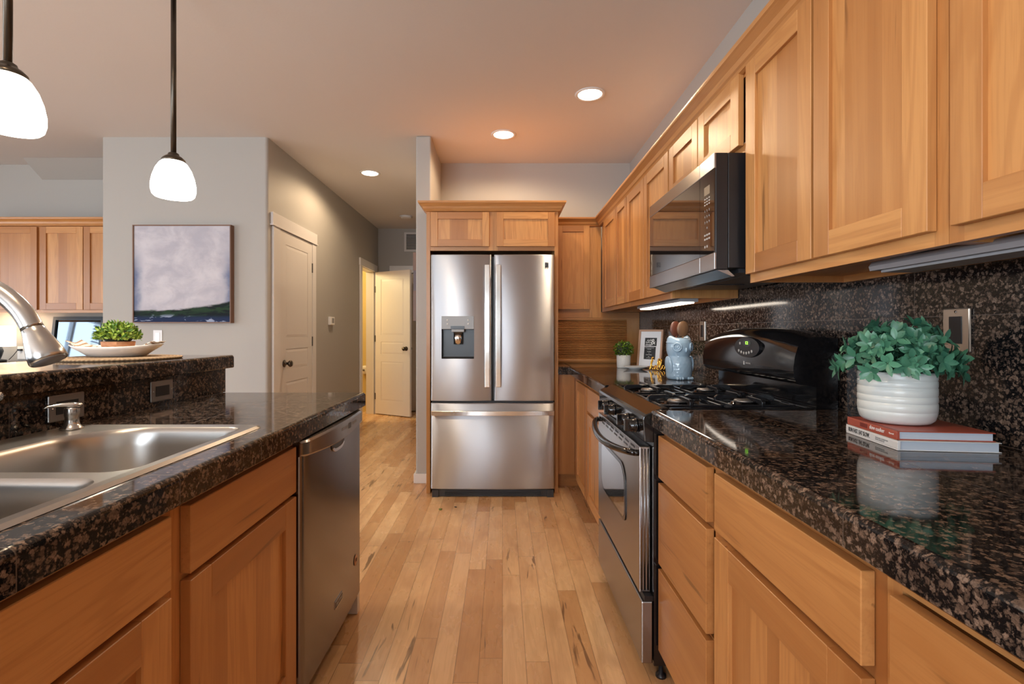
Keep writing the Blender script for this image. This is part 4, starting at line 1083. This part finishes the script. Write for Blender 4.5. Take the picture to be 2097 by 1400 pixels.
T.part('spray_face', MB().tube([p0+dv*.0685, p0+dv*.0705], [.0255, .0240], 24), M['fixture'], sh)
m = MB().tube([(-1.128, .95, 1.03), (-1.095, .935, 1.042), (-1.02, .915, 1.053), (-.918, .908, 1.056)], [.010, .009, .008, .0085], 12)
T.part('lever', m, M['nickel'])
T = Thing('soap_dispenser', 'small brushed nickel soap dispenser on the sink rim', 'soap dispenser', (-1.128, 1.305, zt))
c = (-1.128, 1.305, zt)
T.part('base', MB().lathe([(0, 0), (.026, 0), (.026, .003), (.019, .008), (.0155, .016), (.0150, .030), (.0165, .034), (.0165, .052), (.015, .056), (0, .056)], c, 24), M['nickel'])
m = MB().tube([(-1.115, 1.318, zt+.060), (-1.128, 1.305, zt+.062), (-1.143, 1.288, zt+.064), (-1.158, 1.268, zt+.063), (-1.164, 1.260, zt+.059)], [.014, .015, .011, .008, .006], 14, flat=(1, .5))
T.part('pump_spout', m, M['nickel'])

# ------------------------------------------------------------------ things on the bar
cxb, cyb = -1.42, 1.845
m = MB().lathe([(0, 0), (.195, 0), (.200, .003), (.198, .007), (.19, .008), (0, .0075)], (0, 0, 0), 56)
single('placemat', m, M['mat_w'], 'round woven placemat on the raised bar under the platter', 'placemat', (cxb, cyb, 1.0735), rot=(0, 0, .3))
# boat shaped platter
m = MB(); zb = 1.0825; ring = 40
def plat(a, s):
    x = .155*math.cos(a); y = .100*math.sin(a)
    return x*s, y*s*(1-.0*abs(math.cos(a)))
rows = []
for s, z in ((.0, 0), (.56, 0), (.62, .001), (.80, .013), (.94, .026), (1.0, .035), (.985, .037), (.90, .029), (.74, .016), (.55, .007), (0, .0055)):
    rows.append([(plat(2*PI*k/ring, s)[0], plat(2*PI*k/ring, s)[1], z+(.010*abs(math.cos(2*PI*k/ring))**3 if s > .7 else 0)) for k in range(ring)])
vs = [p for r_ in rows for p in r_]; fs = []
for i in range(len(rows)-1):
    for k in range(ring): fs.append((i*ring+k, i*ring+(k+1) % ring, (i+1)*ring+(k+1) % ring, (i+1)*ring+k))
m.add(vs, fs, smooth=True)
PLR = .12
single('platter', m, M['dish'], 'white boat-shaped platter on the woven placemat', 'platter', (-1.45, 1.875, zb), rot=(0, 0, PLR), merge=True)
# striped napkin draped in the platter
m = MB(); nx, ny = 26, 8; vs = []; fs = []
for j in range(ny+1):
    for i in range(nx+1):
        u = -1+2*i/nx; v = -1+2*j/ny
        x = u*.150; y = v*.055*(1-.25*u*u)
        s = math.sqrt((x/.157)**2+(y/.10)**2)
        z = .0105+(.034*max(0, s-.5)/.5 if s > .5 else 0)+(.012*abs(u)**3)+.0025*math.sin(i*1.1+j)
        vs.append((x, y, z))
for j in range(ny):
    for i in range(nx): fs.append((j*(nx+1)+i, j*(nx+1)+i+1, (j+1)*(nx+1)+i+1, (j+1)*(nx+1)+i))
m.add(vs, fs, smooth=True)
nk = single('napkin', m, M['napkin'], 'brown and cream striped napkin lying in the white platter', 'napkin', (-1.45, 1.875, zb), rot=(0, 0, PLR))
md = nk.modifiers.new('thick', 'SOLIDIFY'); md.thickness = .002; md.offset = 1
def foliage_dome(c, rx, rz, n, L, w, lo=-.25, up_bias=.35, jit=.18, curl=.2):
    m = MB()
    for k in range(n):
        u = random.uniform(lo, 1); a = random.uniform(0, 2*PI); s = math.sqrt(max(0, 1-u*u))
        rr = random.uniform(1-jit*2.2, 1+jit*.4)
        d = Vector((s*math.cos(a), s*math.sin(a), u))
        p = Vector((c[0]+rx*rr*d.x, c[1]+rx*rr*d.y, c[2]+rz*rr*d.z))
        dd = (d+Vector((random.uniform(-.7, .7), random.uniform(-.7, .7), random.uniform(-.4, .7)+up_bias*.4))).normalized()
        q = L*random.uniform(.7, 1.25)
        m.leaf(p-dd*q*.5, dd, d+Vector((random.uniform(-.4, .4),)*3), q, w*random.uniform(.8, 1.2), curl, random.random()**1.3)
    return m
bx_, by_, bz_ = -1.45, 1.880, zb+.0165
T = Thing('potted_plant', 'low lime green plant in a terracotta bowl on the bar platter', 'plant', (bx_, by_, bz_))
T.part('bowl', MB().lathe([(0, 0), (.036, 0), (.044, .008), (.051, .022), (.0535, .038), (.050, .039), (.046, .032), (0, .030)], (bx_, by_, bz_), 36), M['clay'])
T.part('core', MB().ell((bx_, by_, bz_+.060), (.048, .048, .034)), M['soil'])
T.part('foliage', foliage_dome((bx_, by_, bz_+.055), .070, .056, 1050, .018, .0037, lo=-.16), M['leaf_lime'])

# ------------------------------------------------------------------ plant and books on the stove-side counter
AN = R(-7)
T = Thing('book', 'white paperback with black spine lettering, lowest of the two stacked books', 'book', (.863, 1.088, CT+.0006), 'stacked cookbooks', (0, 0, AN), True)
bw, bl, bt = .205, .200, .0215
T.part('cover', MB().box(0, bw, 0, bl, 0, .0016).box(0, bw, 0, bl, bt-.0016, bt).prism([(.002, 0), (.0, .004), (0, bt-.004), (.002, bt), (.006, bt), (.006, 0)], 'y', 0, bl), M['whitebook'], bevel=.0006)
T.part('page_block', MB().box(.005, bw-.004, .003, bl-.003, .0016, bt-.0016), M['pages'])
text('spine_title', 'RUN FAST. EAT SLOW.', .0150, M['ink'], (-.0003, bl-.012, .011), DIRX, T.o, align='LEFT', sx=.58)
text('spine_authors', 'SHALANE FLANAGAN\nELYSE KOPECKY', .0042, M['inkgrey'], (-.0003, .078, .011), DIRX, T.o, align='LEFT', sx=1.1)
T2 = Thing('book', 'brick red slow cooker cookbook directly under the leafy white pot', 'book', (.866, 1.094, CT+.0006+bt+.0004), 'stacked cookbooks', (0, 0, AN), True)
rw, rl, rt = .196, .192, .0195
T2.part('cover', MB().box(0, rw, 0, rl, 0, .002).box(0, rw, 0, rl, rt-.002, rt).prism([(.002, 0), (.0, .004), (0, rt-.004), (.002, rt), (.006, rt), (.006, 0)], 'y', 0, rl), M['redbook'], bevel=.0006)
T2.part('page_block', MB().box(.005, rw-.004, .003, rl-.003, .002, rt-.002), M['pages'])
T2.part('spine_band', MB().box(-.0003, .001, rl-.085, rl-.055, .005, .0145), M['redblk'])
text('spine_title', 'slow cooker', .0135, M['inkwhite'], (-.0004, rl-.094, .0105), DIRX, T2.o, align='LEFT', sx=.82)
text('spine_publisher', 'Pyramid', .005, M['inkwhite'], (-.0004, .018, .0105), DIRX, T2.o)
px_, py_, pz_ = .955, 1.208, CT+.0006+bt+.0004+rt+.0006
T = Thing('potted_plant', 'bushy blue-green plant in a wide ribbed white pot on the books', 'plant', (px_, py_, pz_))
pf = [(0, 0), (.054, 0), (.066, .003), (.073, .010), (.0765, .022), (.0775, .0285)]
for z, h_ in ((.030, .020), (.050, .016), (.066, .020), (.086, .016), (.102, .015)): pf += [(.0768, z), (.0768, z+.0010), (.0779, z+.0022), (.0782, z+h_*.5), (.0780, z+h_-.0012)]
pf += [(.078, .118), (.0765, .1225), (.072, .1225), (.070, .105), (0, .103)]
pot = T.part('pot', MB().lathe(pf, (px_, py_, pz_), 56), M['potw'])
T.part('soil', MB().lathe([(0, .104), (.0695, .104), (.05, .116), (0, .122)], (px_, py_, pz_), 24), M['soil'])
ml = MB(); ms = MB()
for k in range(104):
    a = random.uniform(0, 2*PI); e = random.uniform(0, 1)
    rad = .022+.106*math.sqrt(e); zz = .226-.082*(rad/.128)**2.3+random.uniform(-.022, .014)
    if rad > .095: zz -= random.uniform(0, .022)
    tip = Vector((px_+rad*math.cos(a)*1.0, py_+rad*math.sin(a)*.85, pz_+zz))
    b0 = Vector((px_+random.uniform(-.04, .04), py_+random.uniform(-.04, .04), pz_+.108))
    mid = (b0+tip)/2+Vector((0, 0, .025)); dr_ = (tip-mid).normalized()
    ms.tube([b0, mid, tip], .0011, 5)
    tn = random.uniform(0, .55)
    nl = random.choice((5, 6, 7))
    for j in range(nl):
        ang = 2*PI*j/nl+random.uniform(-.3, .3); s1 = dr_.cross(Vector((0.3, .2, 1))).normalized(); s2 = dr_.cross(s1)
        out = (s1*math.cos(ang)+s2*math.sin(ang))
        ld = (out*1.0+dr_*random.uniform(.35, 1.0)).normalized()
        ml.leaf(tip+out*.0015, ld, dr_, random.uniform(.023, .034), random.uniform(.0065, .0092), .18, min(1, tn+random.uniform(0, .45)))
    for t in (.55, .78):
        q = b0*(1-t)**2+mid*2*t*(1-t)+tip*t*t
        for sg in (-1, 1):
            out = (dr_.cross(Vector((0, 0, 1))).normalized()*sg+dr_*.5+Vector((0, 0, random.uniform(-.2, .5)))).normalized()
            ml.leaf(q, out, Vector((0, 0, 1)), random.uniform(.024, .032), .0085, .2, min(1, tn+random.uniform(0, .4)))
T.part('stems', ms, M['leaf_teal']); T.part('foliage', ml, M['leaf_teal'])

# ------------------------------------------------------------------ corner counter decor
T = Thing('potted_plant', 'small round boxwood ball in a textured white pot by the tambour', 'plant', (.875, 3.60, CT+.0006))
c = (.875, 3.60, CT+.0006)
T.part('pot', MB().lathe([(0, 0), (.045, 0), (.047, .003), (.050, .090), (.048, .092), (.044, .090), (.043, .080), (0, .080)], c, 36), M['hob'])
T.part('core', MB().ell((c[0], c[1], c[2]+.132), (.052, .052, .046)), M['soil'])
T.part('foliage', foliage_dome((c[0], c[1], c[2]+.130), .068, .060, 620, .019, .0042, lo=-.75, curl=.15), M['leaf_box'])
m = MB().lathe([(0, 0), (.045, 0), (.047, .004), (.080, .016), (.083, .020), (.080, .0195), (.046, .009), (0, .007)], (0, 0, 0), 44)
single('saucer', m, M['dish'], 'small white dish on the corner counter before the frame', 'dish', (.925, 3.46, CT+.0006), rot=(0, 0, 0))
# picture frame leaning in the corner
fw, fh = .190, .275; FA = R(-47)
T = Thing('picture_frame', 'small pale wood frame with black and white lettering leaning against the tiles', 'picture frame', (.968, 3.60, CT+.0035), None, (R(-8), 0, FA), True)
bsz = .014
T.part('frame', MB().box(0, bsz, 0, .018, 0, fh).box(fw-bsz, fw, 0, .018, 0, fh).box(bsz, fw-bsz, 0, .018, 0, bsz, 'x').box(bsz, fw-bsz, 0, .018, fh-bsz, fh, 'x'), M['oakframe'], bevel=.001)
mt = T.part('mat_board', MB().box(bsz-.002, fw-bsz+.002, .006, .012, bsz-.002, fh-bsz+.002), M['mattboard'])
T.part('print', MB().box(.050, fw-.050, .0054, .0062, .062, .152).box(.050, fw-.046, .0054, .0062, .157, .216), M['ink'], mt)
def pt(s, size, x, z, sh=0): text('print_lettering', s, size, M['inkwhite'], (x, .0052, z), DIRY, mt, align='CENTER', shear=sh)
pt('style', .022, .086, .199, .2); pt('before', .017, .080, .184, .2); pt('design', .022, .083, .168, .2); pt('&', .056, .117, .187)
pt('CELEBRATING THE PLACE', .0062, .089, .144); pt('YOU LIVE', .0075, .089, .134); pt('Sara Bailey', .0075, .089, .117); pt('&', .007, .089, .106); pt('Jenelle Thomas', .0075, .089, .095); pt('2009', .006, .089, .081); pt('home collection', .0055, .089, .072)
# gold hello sign (a bent rod)
HL = [(0, 0), (.006, .014), (.016, .042), (.026, .070), (.027, .080), (.021, .082), (.016, .070), (.011, .040), (.008, .004), (.011, .018), (.018, .026), (.023, .022), (.022, .006), (.026, .001), (.034, .006),
      (.042, .016), (.044, .024), (.039, .027), (.034, .020), (.034, .008), (.039, .001), (.047, .004), (.056, .024), (.066, .058), (.067, .070), (.062, .072), (.057, .058), (.053, .024), (.054, .004), (.060, .002),
      (.068, .016), (.079, .052), (.082, .068), (.078, .073), (.072, .062), (.067, .026), (.067, .006), (.073, .001), (.080, .008), (.086, .022), (.094, .027), (.100, .020), (.100, .008), (.093, .001), (.086, .006), (.086, .018), (.092, .026), (.104, .026)]
pts = [(p[0]-.052, .002*math.sin(i*.7), p[1]+.0041) for i, p in enumerate(catmull(HL))]
single('word_sign', MB().tube(pts, .0039, 8), M['gold'], 'gold script sign spelling hello beside the owl jar', 'sign', (1.044, 3.36, CT+.0006), rot=(0, 0, R(-6)))
# owl jar
OX, OY, OZ = .968, 2.734, CT+.0006
T = Thing('owl_jar', 'pale blue glazed owl-shaped jar holding wooden spoons', 'jar', (OX, OY, OZ), None, (0, 0, R(14)), True)
prof_o = [(.0, 0), (.052, 0), (.062, .003), (.067, .014), (.0695, .040), (.070, .070), (.068, .095), (.063, .113), (.057, .123), (.058, .130), (.063, .142), (.0665, .160), (.067, .180), (.065, .200), (.060, .214), (.053, .222), (.047, .226), (.044, .224), (.044, .12), (0, .12)]
seg = 72; vs = []; fs = []
fine = []
for i in range(len(prof_o)-1):
    a, b = prof_o[i], prof_o[i+1]; k_ = 5 if (b[1]-a[1]) > .012 else 1
    for j in range(k_): fine.append((a[0]+(b[0]-a[0])*j/k_, a[1]+(b[1]-a[1])*j/k_, i))
fine.append((*prof_o[-1], 99))
for (r_, z_, idx) in fine:
    for k in range(seg):
        a = 2*PI*k/seg; fr = -math.cos(a+PI/2+PI)  # 1 towards local -y (front)
        fr = -math.sin(a); rr = r_
        if 0 < idx < 7 and fr > .1:      # scalloped belly feathers
            row = z_/.0165; ph = (a*9/PI+(int(row) % 2)*.5) % 1
            rr += .0022*max(0, math.cos((ph-.5)*PI))*(1-(row % 1))*min(1, (fr-.1)*3)
        if idx in (13, 14, 15, 16): rr += .006*abs(math.cos(a))**6     # ear tufts
        zz = z_+(.012*abs(math.cos(a))**8 if idx in (14, 15, 16) else 0)
        vs.append((rr*math.cos(a), rr*math.sin(a)*.96, zz))
for i in range(len(fine)-1):
    for k in range(seg): fs.append((i*seg+k, i*seg+(k+1) % seg, (i+1)*seg+(k+1) % seg, (i+1)*seg+k))
m = MB().add(vs, fs, smooth=True)
T.part('body', m, M['owl'], merge=True)
for s in (-1, 1):
    a = R(-90+s*40); n_ = Vector((math.cos(a), math.sin(a), 0)); rot = n_.to_track_quat('Z', 'Y').to_matrix()
    c_ = n_*.0665+Vector((0, 0, .176))
    m = MB()
    for ra, rb in ((.021, .0045), (.012, .003)):
        ring = [c_+rot @ Vector((ra*math.cos(2*PI*k/28), ra*math.sin(2*PI*k/28), 0)) for k in range(29)]
        m.tube(ring, rb, 8)
    m.ell(c_, (.008, .008, .005), rot=rot)
    T.part('eye', m, M['owl'])
    m = MB().ell((s*.064, -.004, .070), (.012, .034, .058), rot=Matrix.Rotation(R(s*8), 3, 'Y'))
    T.part('wing', m, M['owl'])
    m = MB()
    for k in range(3): m.ell((s*(.018+.013*k), -.062+.004*k, .008), (.0065, .012, .0085))
    T.part('foot', m, M['owl'])
T.part('beak', MB().ell((0, -.068, .160), (.007, .008, .013)), M['owl'])
# spoons standing in the jar
def spoon(label, mat, ax, ay, ang, h):
    m = MB()
    m.tube([(0, 0, 0), (0, 0, .12)], .0055, 10)
    rot = Matrix.Rotation(ang, 3, 'Z')
    m.ell((0, 0, .152), (.036, .010, .044), rot=rot)
    return single('wooden_spoon', m, mat, label, 'spoon', (OX+ax, OY+ay, OZ+.122), 'spoons in the owl jar', rot=(R(ay*-120), R(ax*200), 0))
spoon('olive wood spoon with a round dark-streaked bowl in the owl jar', M['spoon'], .010, -.016, R(8), 0)
spoon('reddish wooden spoon behind the streaked one in the owl jar', M['spoonred'], -.006, .016, R(12), 0)

# ------------------------------------------------------------------ pendants
def pendant(label, x, y):
    zt_ = 1.905; T = Thing('pendant_light', label, 'pendant light', (x, y, CE-.001), 'pendants over the bar')
    T.part('canopy', MB().lathe([(0, -.001), (.06, -.001), (.058, -.018), (.03, -.026), (0, -.028)], (x, y, CE), 28), M['bronze'])
    T.part('rod', MB().tube([(x, y, CE-.02), (x, y, zt_+.01)], .0105, 14), M['bronze'])
    T.part('cap', MB().lathe([(0, .030), (.014, .030), (.020, .026), (.022, .018), (.032, .012), (.044, .0), (.046, -.010), (0, -.008)], (x, y, zt_), 28), M['bronze'])
    pr = [(.040, -.006), (.052, -.018), (.066, -.042), (.077, -.075), (.083, -.108), (.083, -.130), (.078, -.150), (.070, -.158), (.066, -.157), (.072, -.146), (.074, -.128), (.072, -.10), (.06, -.05), (.038, -.016)]
    T.part('glass_shade', MB().lathe(pr, (x, y, zt_), 40), M['opal'], label='glowing white glass')
    point('pendant_bulb', (x, y, zt_-.11), 9, (1, .86, .68), .035)
pendant('bronze pendant light with white glass shade in front of the painting wall', -1.40, 2.12)
pendant('bronze pendant light with white glass shade, cut off at the picture edge', -1.40, 1.41)

# ------------------------------------------------------------------ ceiling lamps
def can(label, x, y, power=28, hidden=False):
    T = Thing('recessed_light', label, 'ceiling light', (x, y, CE), 'recessed ceiling lights')
    T.part('trim_ring', MB().lathe([(.076, .0), (.096, .0), (.096, -.003), (.088, -.007), (.078, -.006), (.074, -.001)], (x, y, CE-.0005), 40), M['trim'])
    T.part('lens', MB().lathe([(0, -.003), (.077, -.003), (.076, -.0015), (0, -.001)], (x, y, CE-.0005), 32), M['can_lens'], label='glowing lens')
    spot('recessed_lamp', (x, y, CE-.02), power, WARM, 168, .35, .07)
can('lit recessed ceiling light farther from the stove, above the fridge front', .008, 3.84)
can('lit recessed ceiling light nearer the stove-wall crown moulding', .56, 3.19)
can('lit recessed ceiling light in the hallway ceiling', -1.27, 4.774, 46)
T = Thing('smoke_detector', 'white round detector on the far hallway ceiling', 'smoke detector', (-1.27, 6.57, CE))
T.part('base', MB().lathe([(0, -.001), (.088, -.001), (.088, -.008), (0, -.010)], (-1.27, 6.57, CE), 32), M['trim'])
T.part('cover', MB().lathe([(0, -.009), (.072, -.009), (.068, -.022), (.05, -.028), (0, -.029)], (-1.27, 6.57, CE), 32), M['trim'])
# unseen lamp of the same kind, added to brighten the stove-wall doors
can('unseen recessed ceiling light added over the peninsula sink for extra light', -.95, .5, 44)

# ------------------------------------------------------------------ hall fittings
T = Thing('thermostat', 'white thermostat on the hall wall between the two doors', 'thermostat', (HX, 5.30, 1.29))
T.part('housing', MB().box(HX+.0005, HX+.032, 5.245, 5.365, 1.246, 1.332), M['white_pl'], bevel=.004)
T.part('screen', MB().box(HX+.0315, HX+.0335, 5.28, 5.34, 1.266, 1.318), M['inkgrey'])
T = Thing('air_return_grille', 'white return-air grille high on the end wall of the hall', 'vent', (-1.25, YE, 2.5))
fr = MB()
for a in ((-1.45, -1.05, 2.357, 2.385), (-1.45, -1.05, 2.612, 2.64), (-1.45, -1.42, 2.385, 2.612), (-1.08, -1.05, 2.385, 2.612), (-1.262, -1.248, 2.385, 2.612)): fr.box(a[0], a[1], YE-.012, YE-.0005, a[2], a[3])
T.part('frame', fr, M['grille'])
T.part('backing', MB().box(-1.42, -1.08, YE-.003, YE-.0006, 2.385, 2.612), M['darkgap'])
m = MB()
for k in range(13): z = 2.390+k*.017; m.prism([(YE-.011, z), (YE-.004, z+.007), (YE-.004, z+.009), (YE-.011, z+.002)], 'x', -1.42, -1.08)
T.part('slats', m, M['grille'])
T = Thing('framed_picture', 'dark framed picture hung in the hall, seen edge-on beside the partition', 'picture', (-.673, 4.15, 1.26))
T.part('frame', MB().box(-.710, -.6735, 3.955, 4.40, 1.26, 1.50).box(-.710, -.6735, 3.955, 4.40, 1.66, 1.805), M['walnut'])
T.part('canvas', MB().box(-.708, -.6735, 3.957, 4.398, 1.50, 1.66), M['purple'])
T = Thing('toilet_roll_holder', 'toilet paper roll on a dark holder inside the bathroom', 'toilet paper holder', (-2.0, 7.28, .62))
T.part('bracket', MB().lathe([(0, 0), (.025, 0), (.025, -.008), (.009, -.012), (.009, -.135), (.014, -.137), (.014, -.143), (0, -.144)], (-2.005, 7.3295, .62), 16, 'y'), M['bronze'])
m = MB().lathe([(.020, -.125), (.060, -.125), (.062, -.12), (.062, -.025), (.060, -.02), (.020, -.02)], (-2.005, 7.3295, .62), 32, 'y')
T.part('paper_roll', m, M['paper'])

# ------------------------------------------------------------------ painting wall
T = Thing('painting', 'square abstract landscape painting in a thin walnut float frame', 'painting', (-2.478, 3.86, 1.242))
T.part('canvas', MB().box(-2.849, -2.107, 3.852, 3.893, 1.250, 1.992), M['canvas'])
m = MB().box(-2.858, -2.850, 3.845, 3.8945, 1.242, 2.0).box(-2.106, -2.098, 3.845, 3.8945, 1.242, 2.0).box(-2.850, -2.106, 3.845, 3.8945, 1.242, 1.2495, 'x').box(-2.850, -2.106, 3.845, 3.8945, 1.9925, 2.0, 'x')
T.part('frame', m, M['walnut'])
T = Thing('light_switch', 'white rocker light switch on the wall under the painting', 'light switch', (-2.693, 3.895, 1.13))
T.part('cover_plate', MB().box(-2.728, -2.658, 3.889, 3.8948, 1.078, 1.187), M['white_pl'], bevel=.002)
T.part('rocker', MB().box(-2.710, -2.676, 3.886, 3.8895, 1.099, 1.166), M['dish'], bevel=.001)

# ------------------------------------------------------------------ den behind the bar
def den_upper(label, x0, x1, doors, zb=1.335):
    T = Thing('wall_cabinet', label, 'cabinet', ((x0+x1)/2, 4.22, zb), 'wall cabinets in the den')
    m = MB(); frame_face(m, 'y', x0, x1, zb, UT, 4.22, 4.24, [(x0, x0+.03), (x1-.03, x1)], [(zb, zb+.04), (UT-.04, UT)]); T.part('face_frame', m, M['wood'])
    T.part('carcass', MB().box(x0+.001, x1-.001, 4.24, 4.5355, zb+.02, UT), M['wood'])
    for a, b in doors: shaker(T, 'y', a, b, zb+.025, 2.06, 4.20, 4.2195, .055, nb=3)
den_upper('hickory wall cabinet at the picture edge above the glowing table lamp', -4.72, -3.918, [(-4.705, -4.315), (-4.308, -3.928)])
den_upper('hickory wall cabinet in the den above the leaning framed mirror', -3.917, -3.14, [(-3.905, -3.540), (-3.534, -3.155)])
m = MB(); n = len(prof)
rows = [[(x, 4.214+p[0], 2.065+p[1]) for p in prof] for x in (-4.75, -3.1365)]
m.add(rows[0]+rows[1], [(i, (i+1) % n, n+(i+1) % n, n+i) for i in range(n)], 'x', .5); m.add(rows[0], [tuple(range(n))]); m.add(rows[1], [tuple(range(n))])
single('crown_moulding', m, M['wood'], 'stained crown moulding along the tops of the den cabinets', 'moulding', (-4, 4.2, 2.065))
single('granite_countertop', MB().box(-5.2, -3.14, 3.92, 4.5355, .858, .914), M['gran_l'], 'granite counter in the den holding the mirror and table lamp', 'countertop', (-4, 4.2, .858), 'countertops')
T = Thing('base_cabinet', 'hickory base cabinets under the den counter behind the bar', 'cabinet', (-4.1, 4.2, 0))
T.part('carcass', MB().box(-5.19, -3.15, 3.96, 4.535, .001, .857), M['wood'])
for k in range(4): shaker(T, 'y', -5.17+k*.505, -5.17+k*.505+.495, .13, .83, 3.938, 3.9595, .06)
T = Thing('wall_mirror', 'black framed mirror leaning on the den wall under the cabinets', 'mirror', (-3.815, 4.455, .9148), None, (R(-7), 0, 0), True)
T.part('frame', MB().box(-.228, -.203, -.02, .02, 0, .395).box(.203, .228, -.02, .02, 0, .395).box(-.203, .203, -.02, .02, 0, .025).box(-.203, .203, -.02, .02, .365, .395), M['slate'])
T.part('mirror_glass', MB().box(-.203, .203, -.004, .006, .025, .365), M['mirror'])
T.part('side_edge', MB().box(.2281, .262, -.005, .02, 0, .398), M['blackm'])
T = Thing('table_lamp', 'glowing table lamp with a white drum shade on the den counter', 'lamp', (-4.42, 4.36, .9148))
T.part('base', MB().lathe([(0, 0), (.06, 0), (.06, .012), (.02, .02), (.03, .05), (.04, .09), (.03, .13), (.012, .15), (0, .15)], (-4.42, 4.36, .9148), 28), M['slate'])
T.part('lamp_shade', MB().lathe([(.105, .13), (.118, .13), (.118, .31), (.105, .31)], (-4.42, 4.36, .9148), 36), M['shade'])
point('table_lamp_bulb', (-4.42, 4.30, .9148+.36), 2.0, (1, .78, .5), .04)
area('den_cabinet_strip', (-4.35, 4.40, 1.33), (0, 0, 0), .5, .05, 1.0, (1, .72, .42))
T = Thing('wall_outlet', 'white outlet with a dark plug on the den wall beside the lamp', 'outlet', (-4.37, 4.535, .98))
T.part('cover_plate', MB().box(-4.412, -4.332, 4.529, 4.5355, .924, 1.042), M['white_pl'], bevel=.002)
T.part('plug', MB().box(-4.392, -4.362, 4.505, 4.529, 1.0, 1.018), M['blackm'])
T.part('power_cord', MB().tube([(-4.39, 4.51, 1.008), (-4.41, 4.49, .96), (-4.43, 4.47, .922)], .003, 8), M['blackm'])

# ------------------------------------------------------------------ scraps on the floor
m = MB().leaf((0, 0, 0), (0, 1, .1), (0, 0, 1), .034, .009, .1, .3); m.leaf((0, .006, .001), (.6, 1, .15), (0, 0, 1), .024, .008, .1, .5)
fl = single('fallen_leaf', m, M['leaf_box'], 'small green leaf lying on the floor before the fridge', 'leaf', (-.405, 3.27, .003), rot=(0, 0, .4))
md = fl.modifiers.new('thick', 'SOLIDIFY'); md.thickness = .0012
single('floor_crumb', MB().ell((0, 0, .003), (.010, .005, .003)), M['ink'], 'tiny black crumb on the floor near the fallen leaf', 'crumb', (-.314, 3.33, .0005), rot=(0, 0, -.4))

point('bathroom_lamp', (-2.7, 6.5, 2.2), 38, (1, .80, .42), .12)
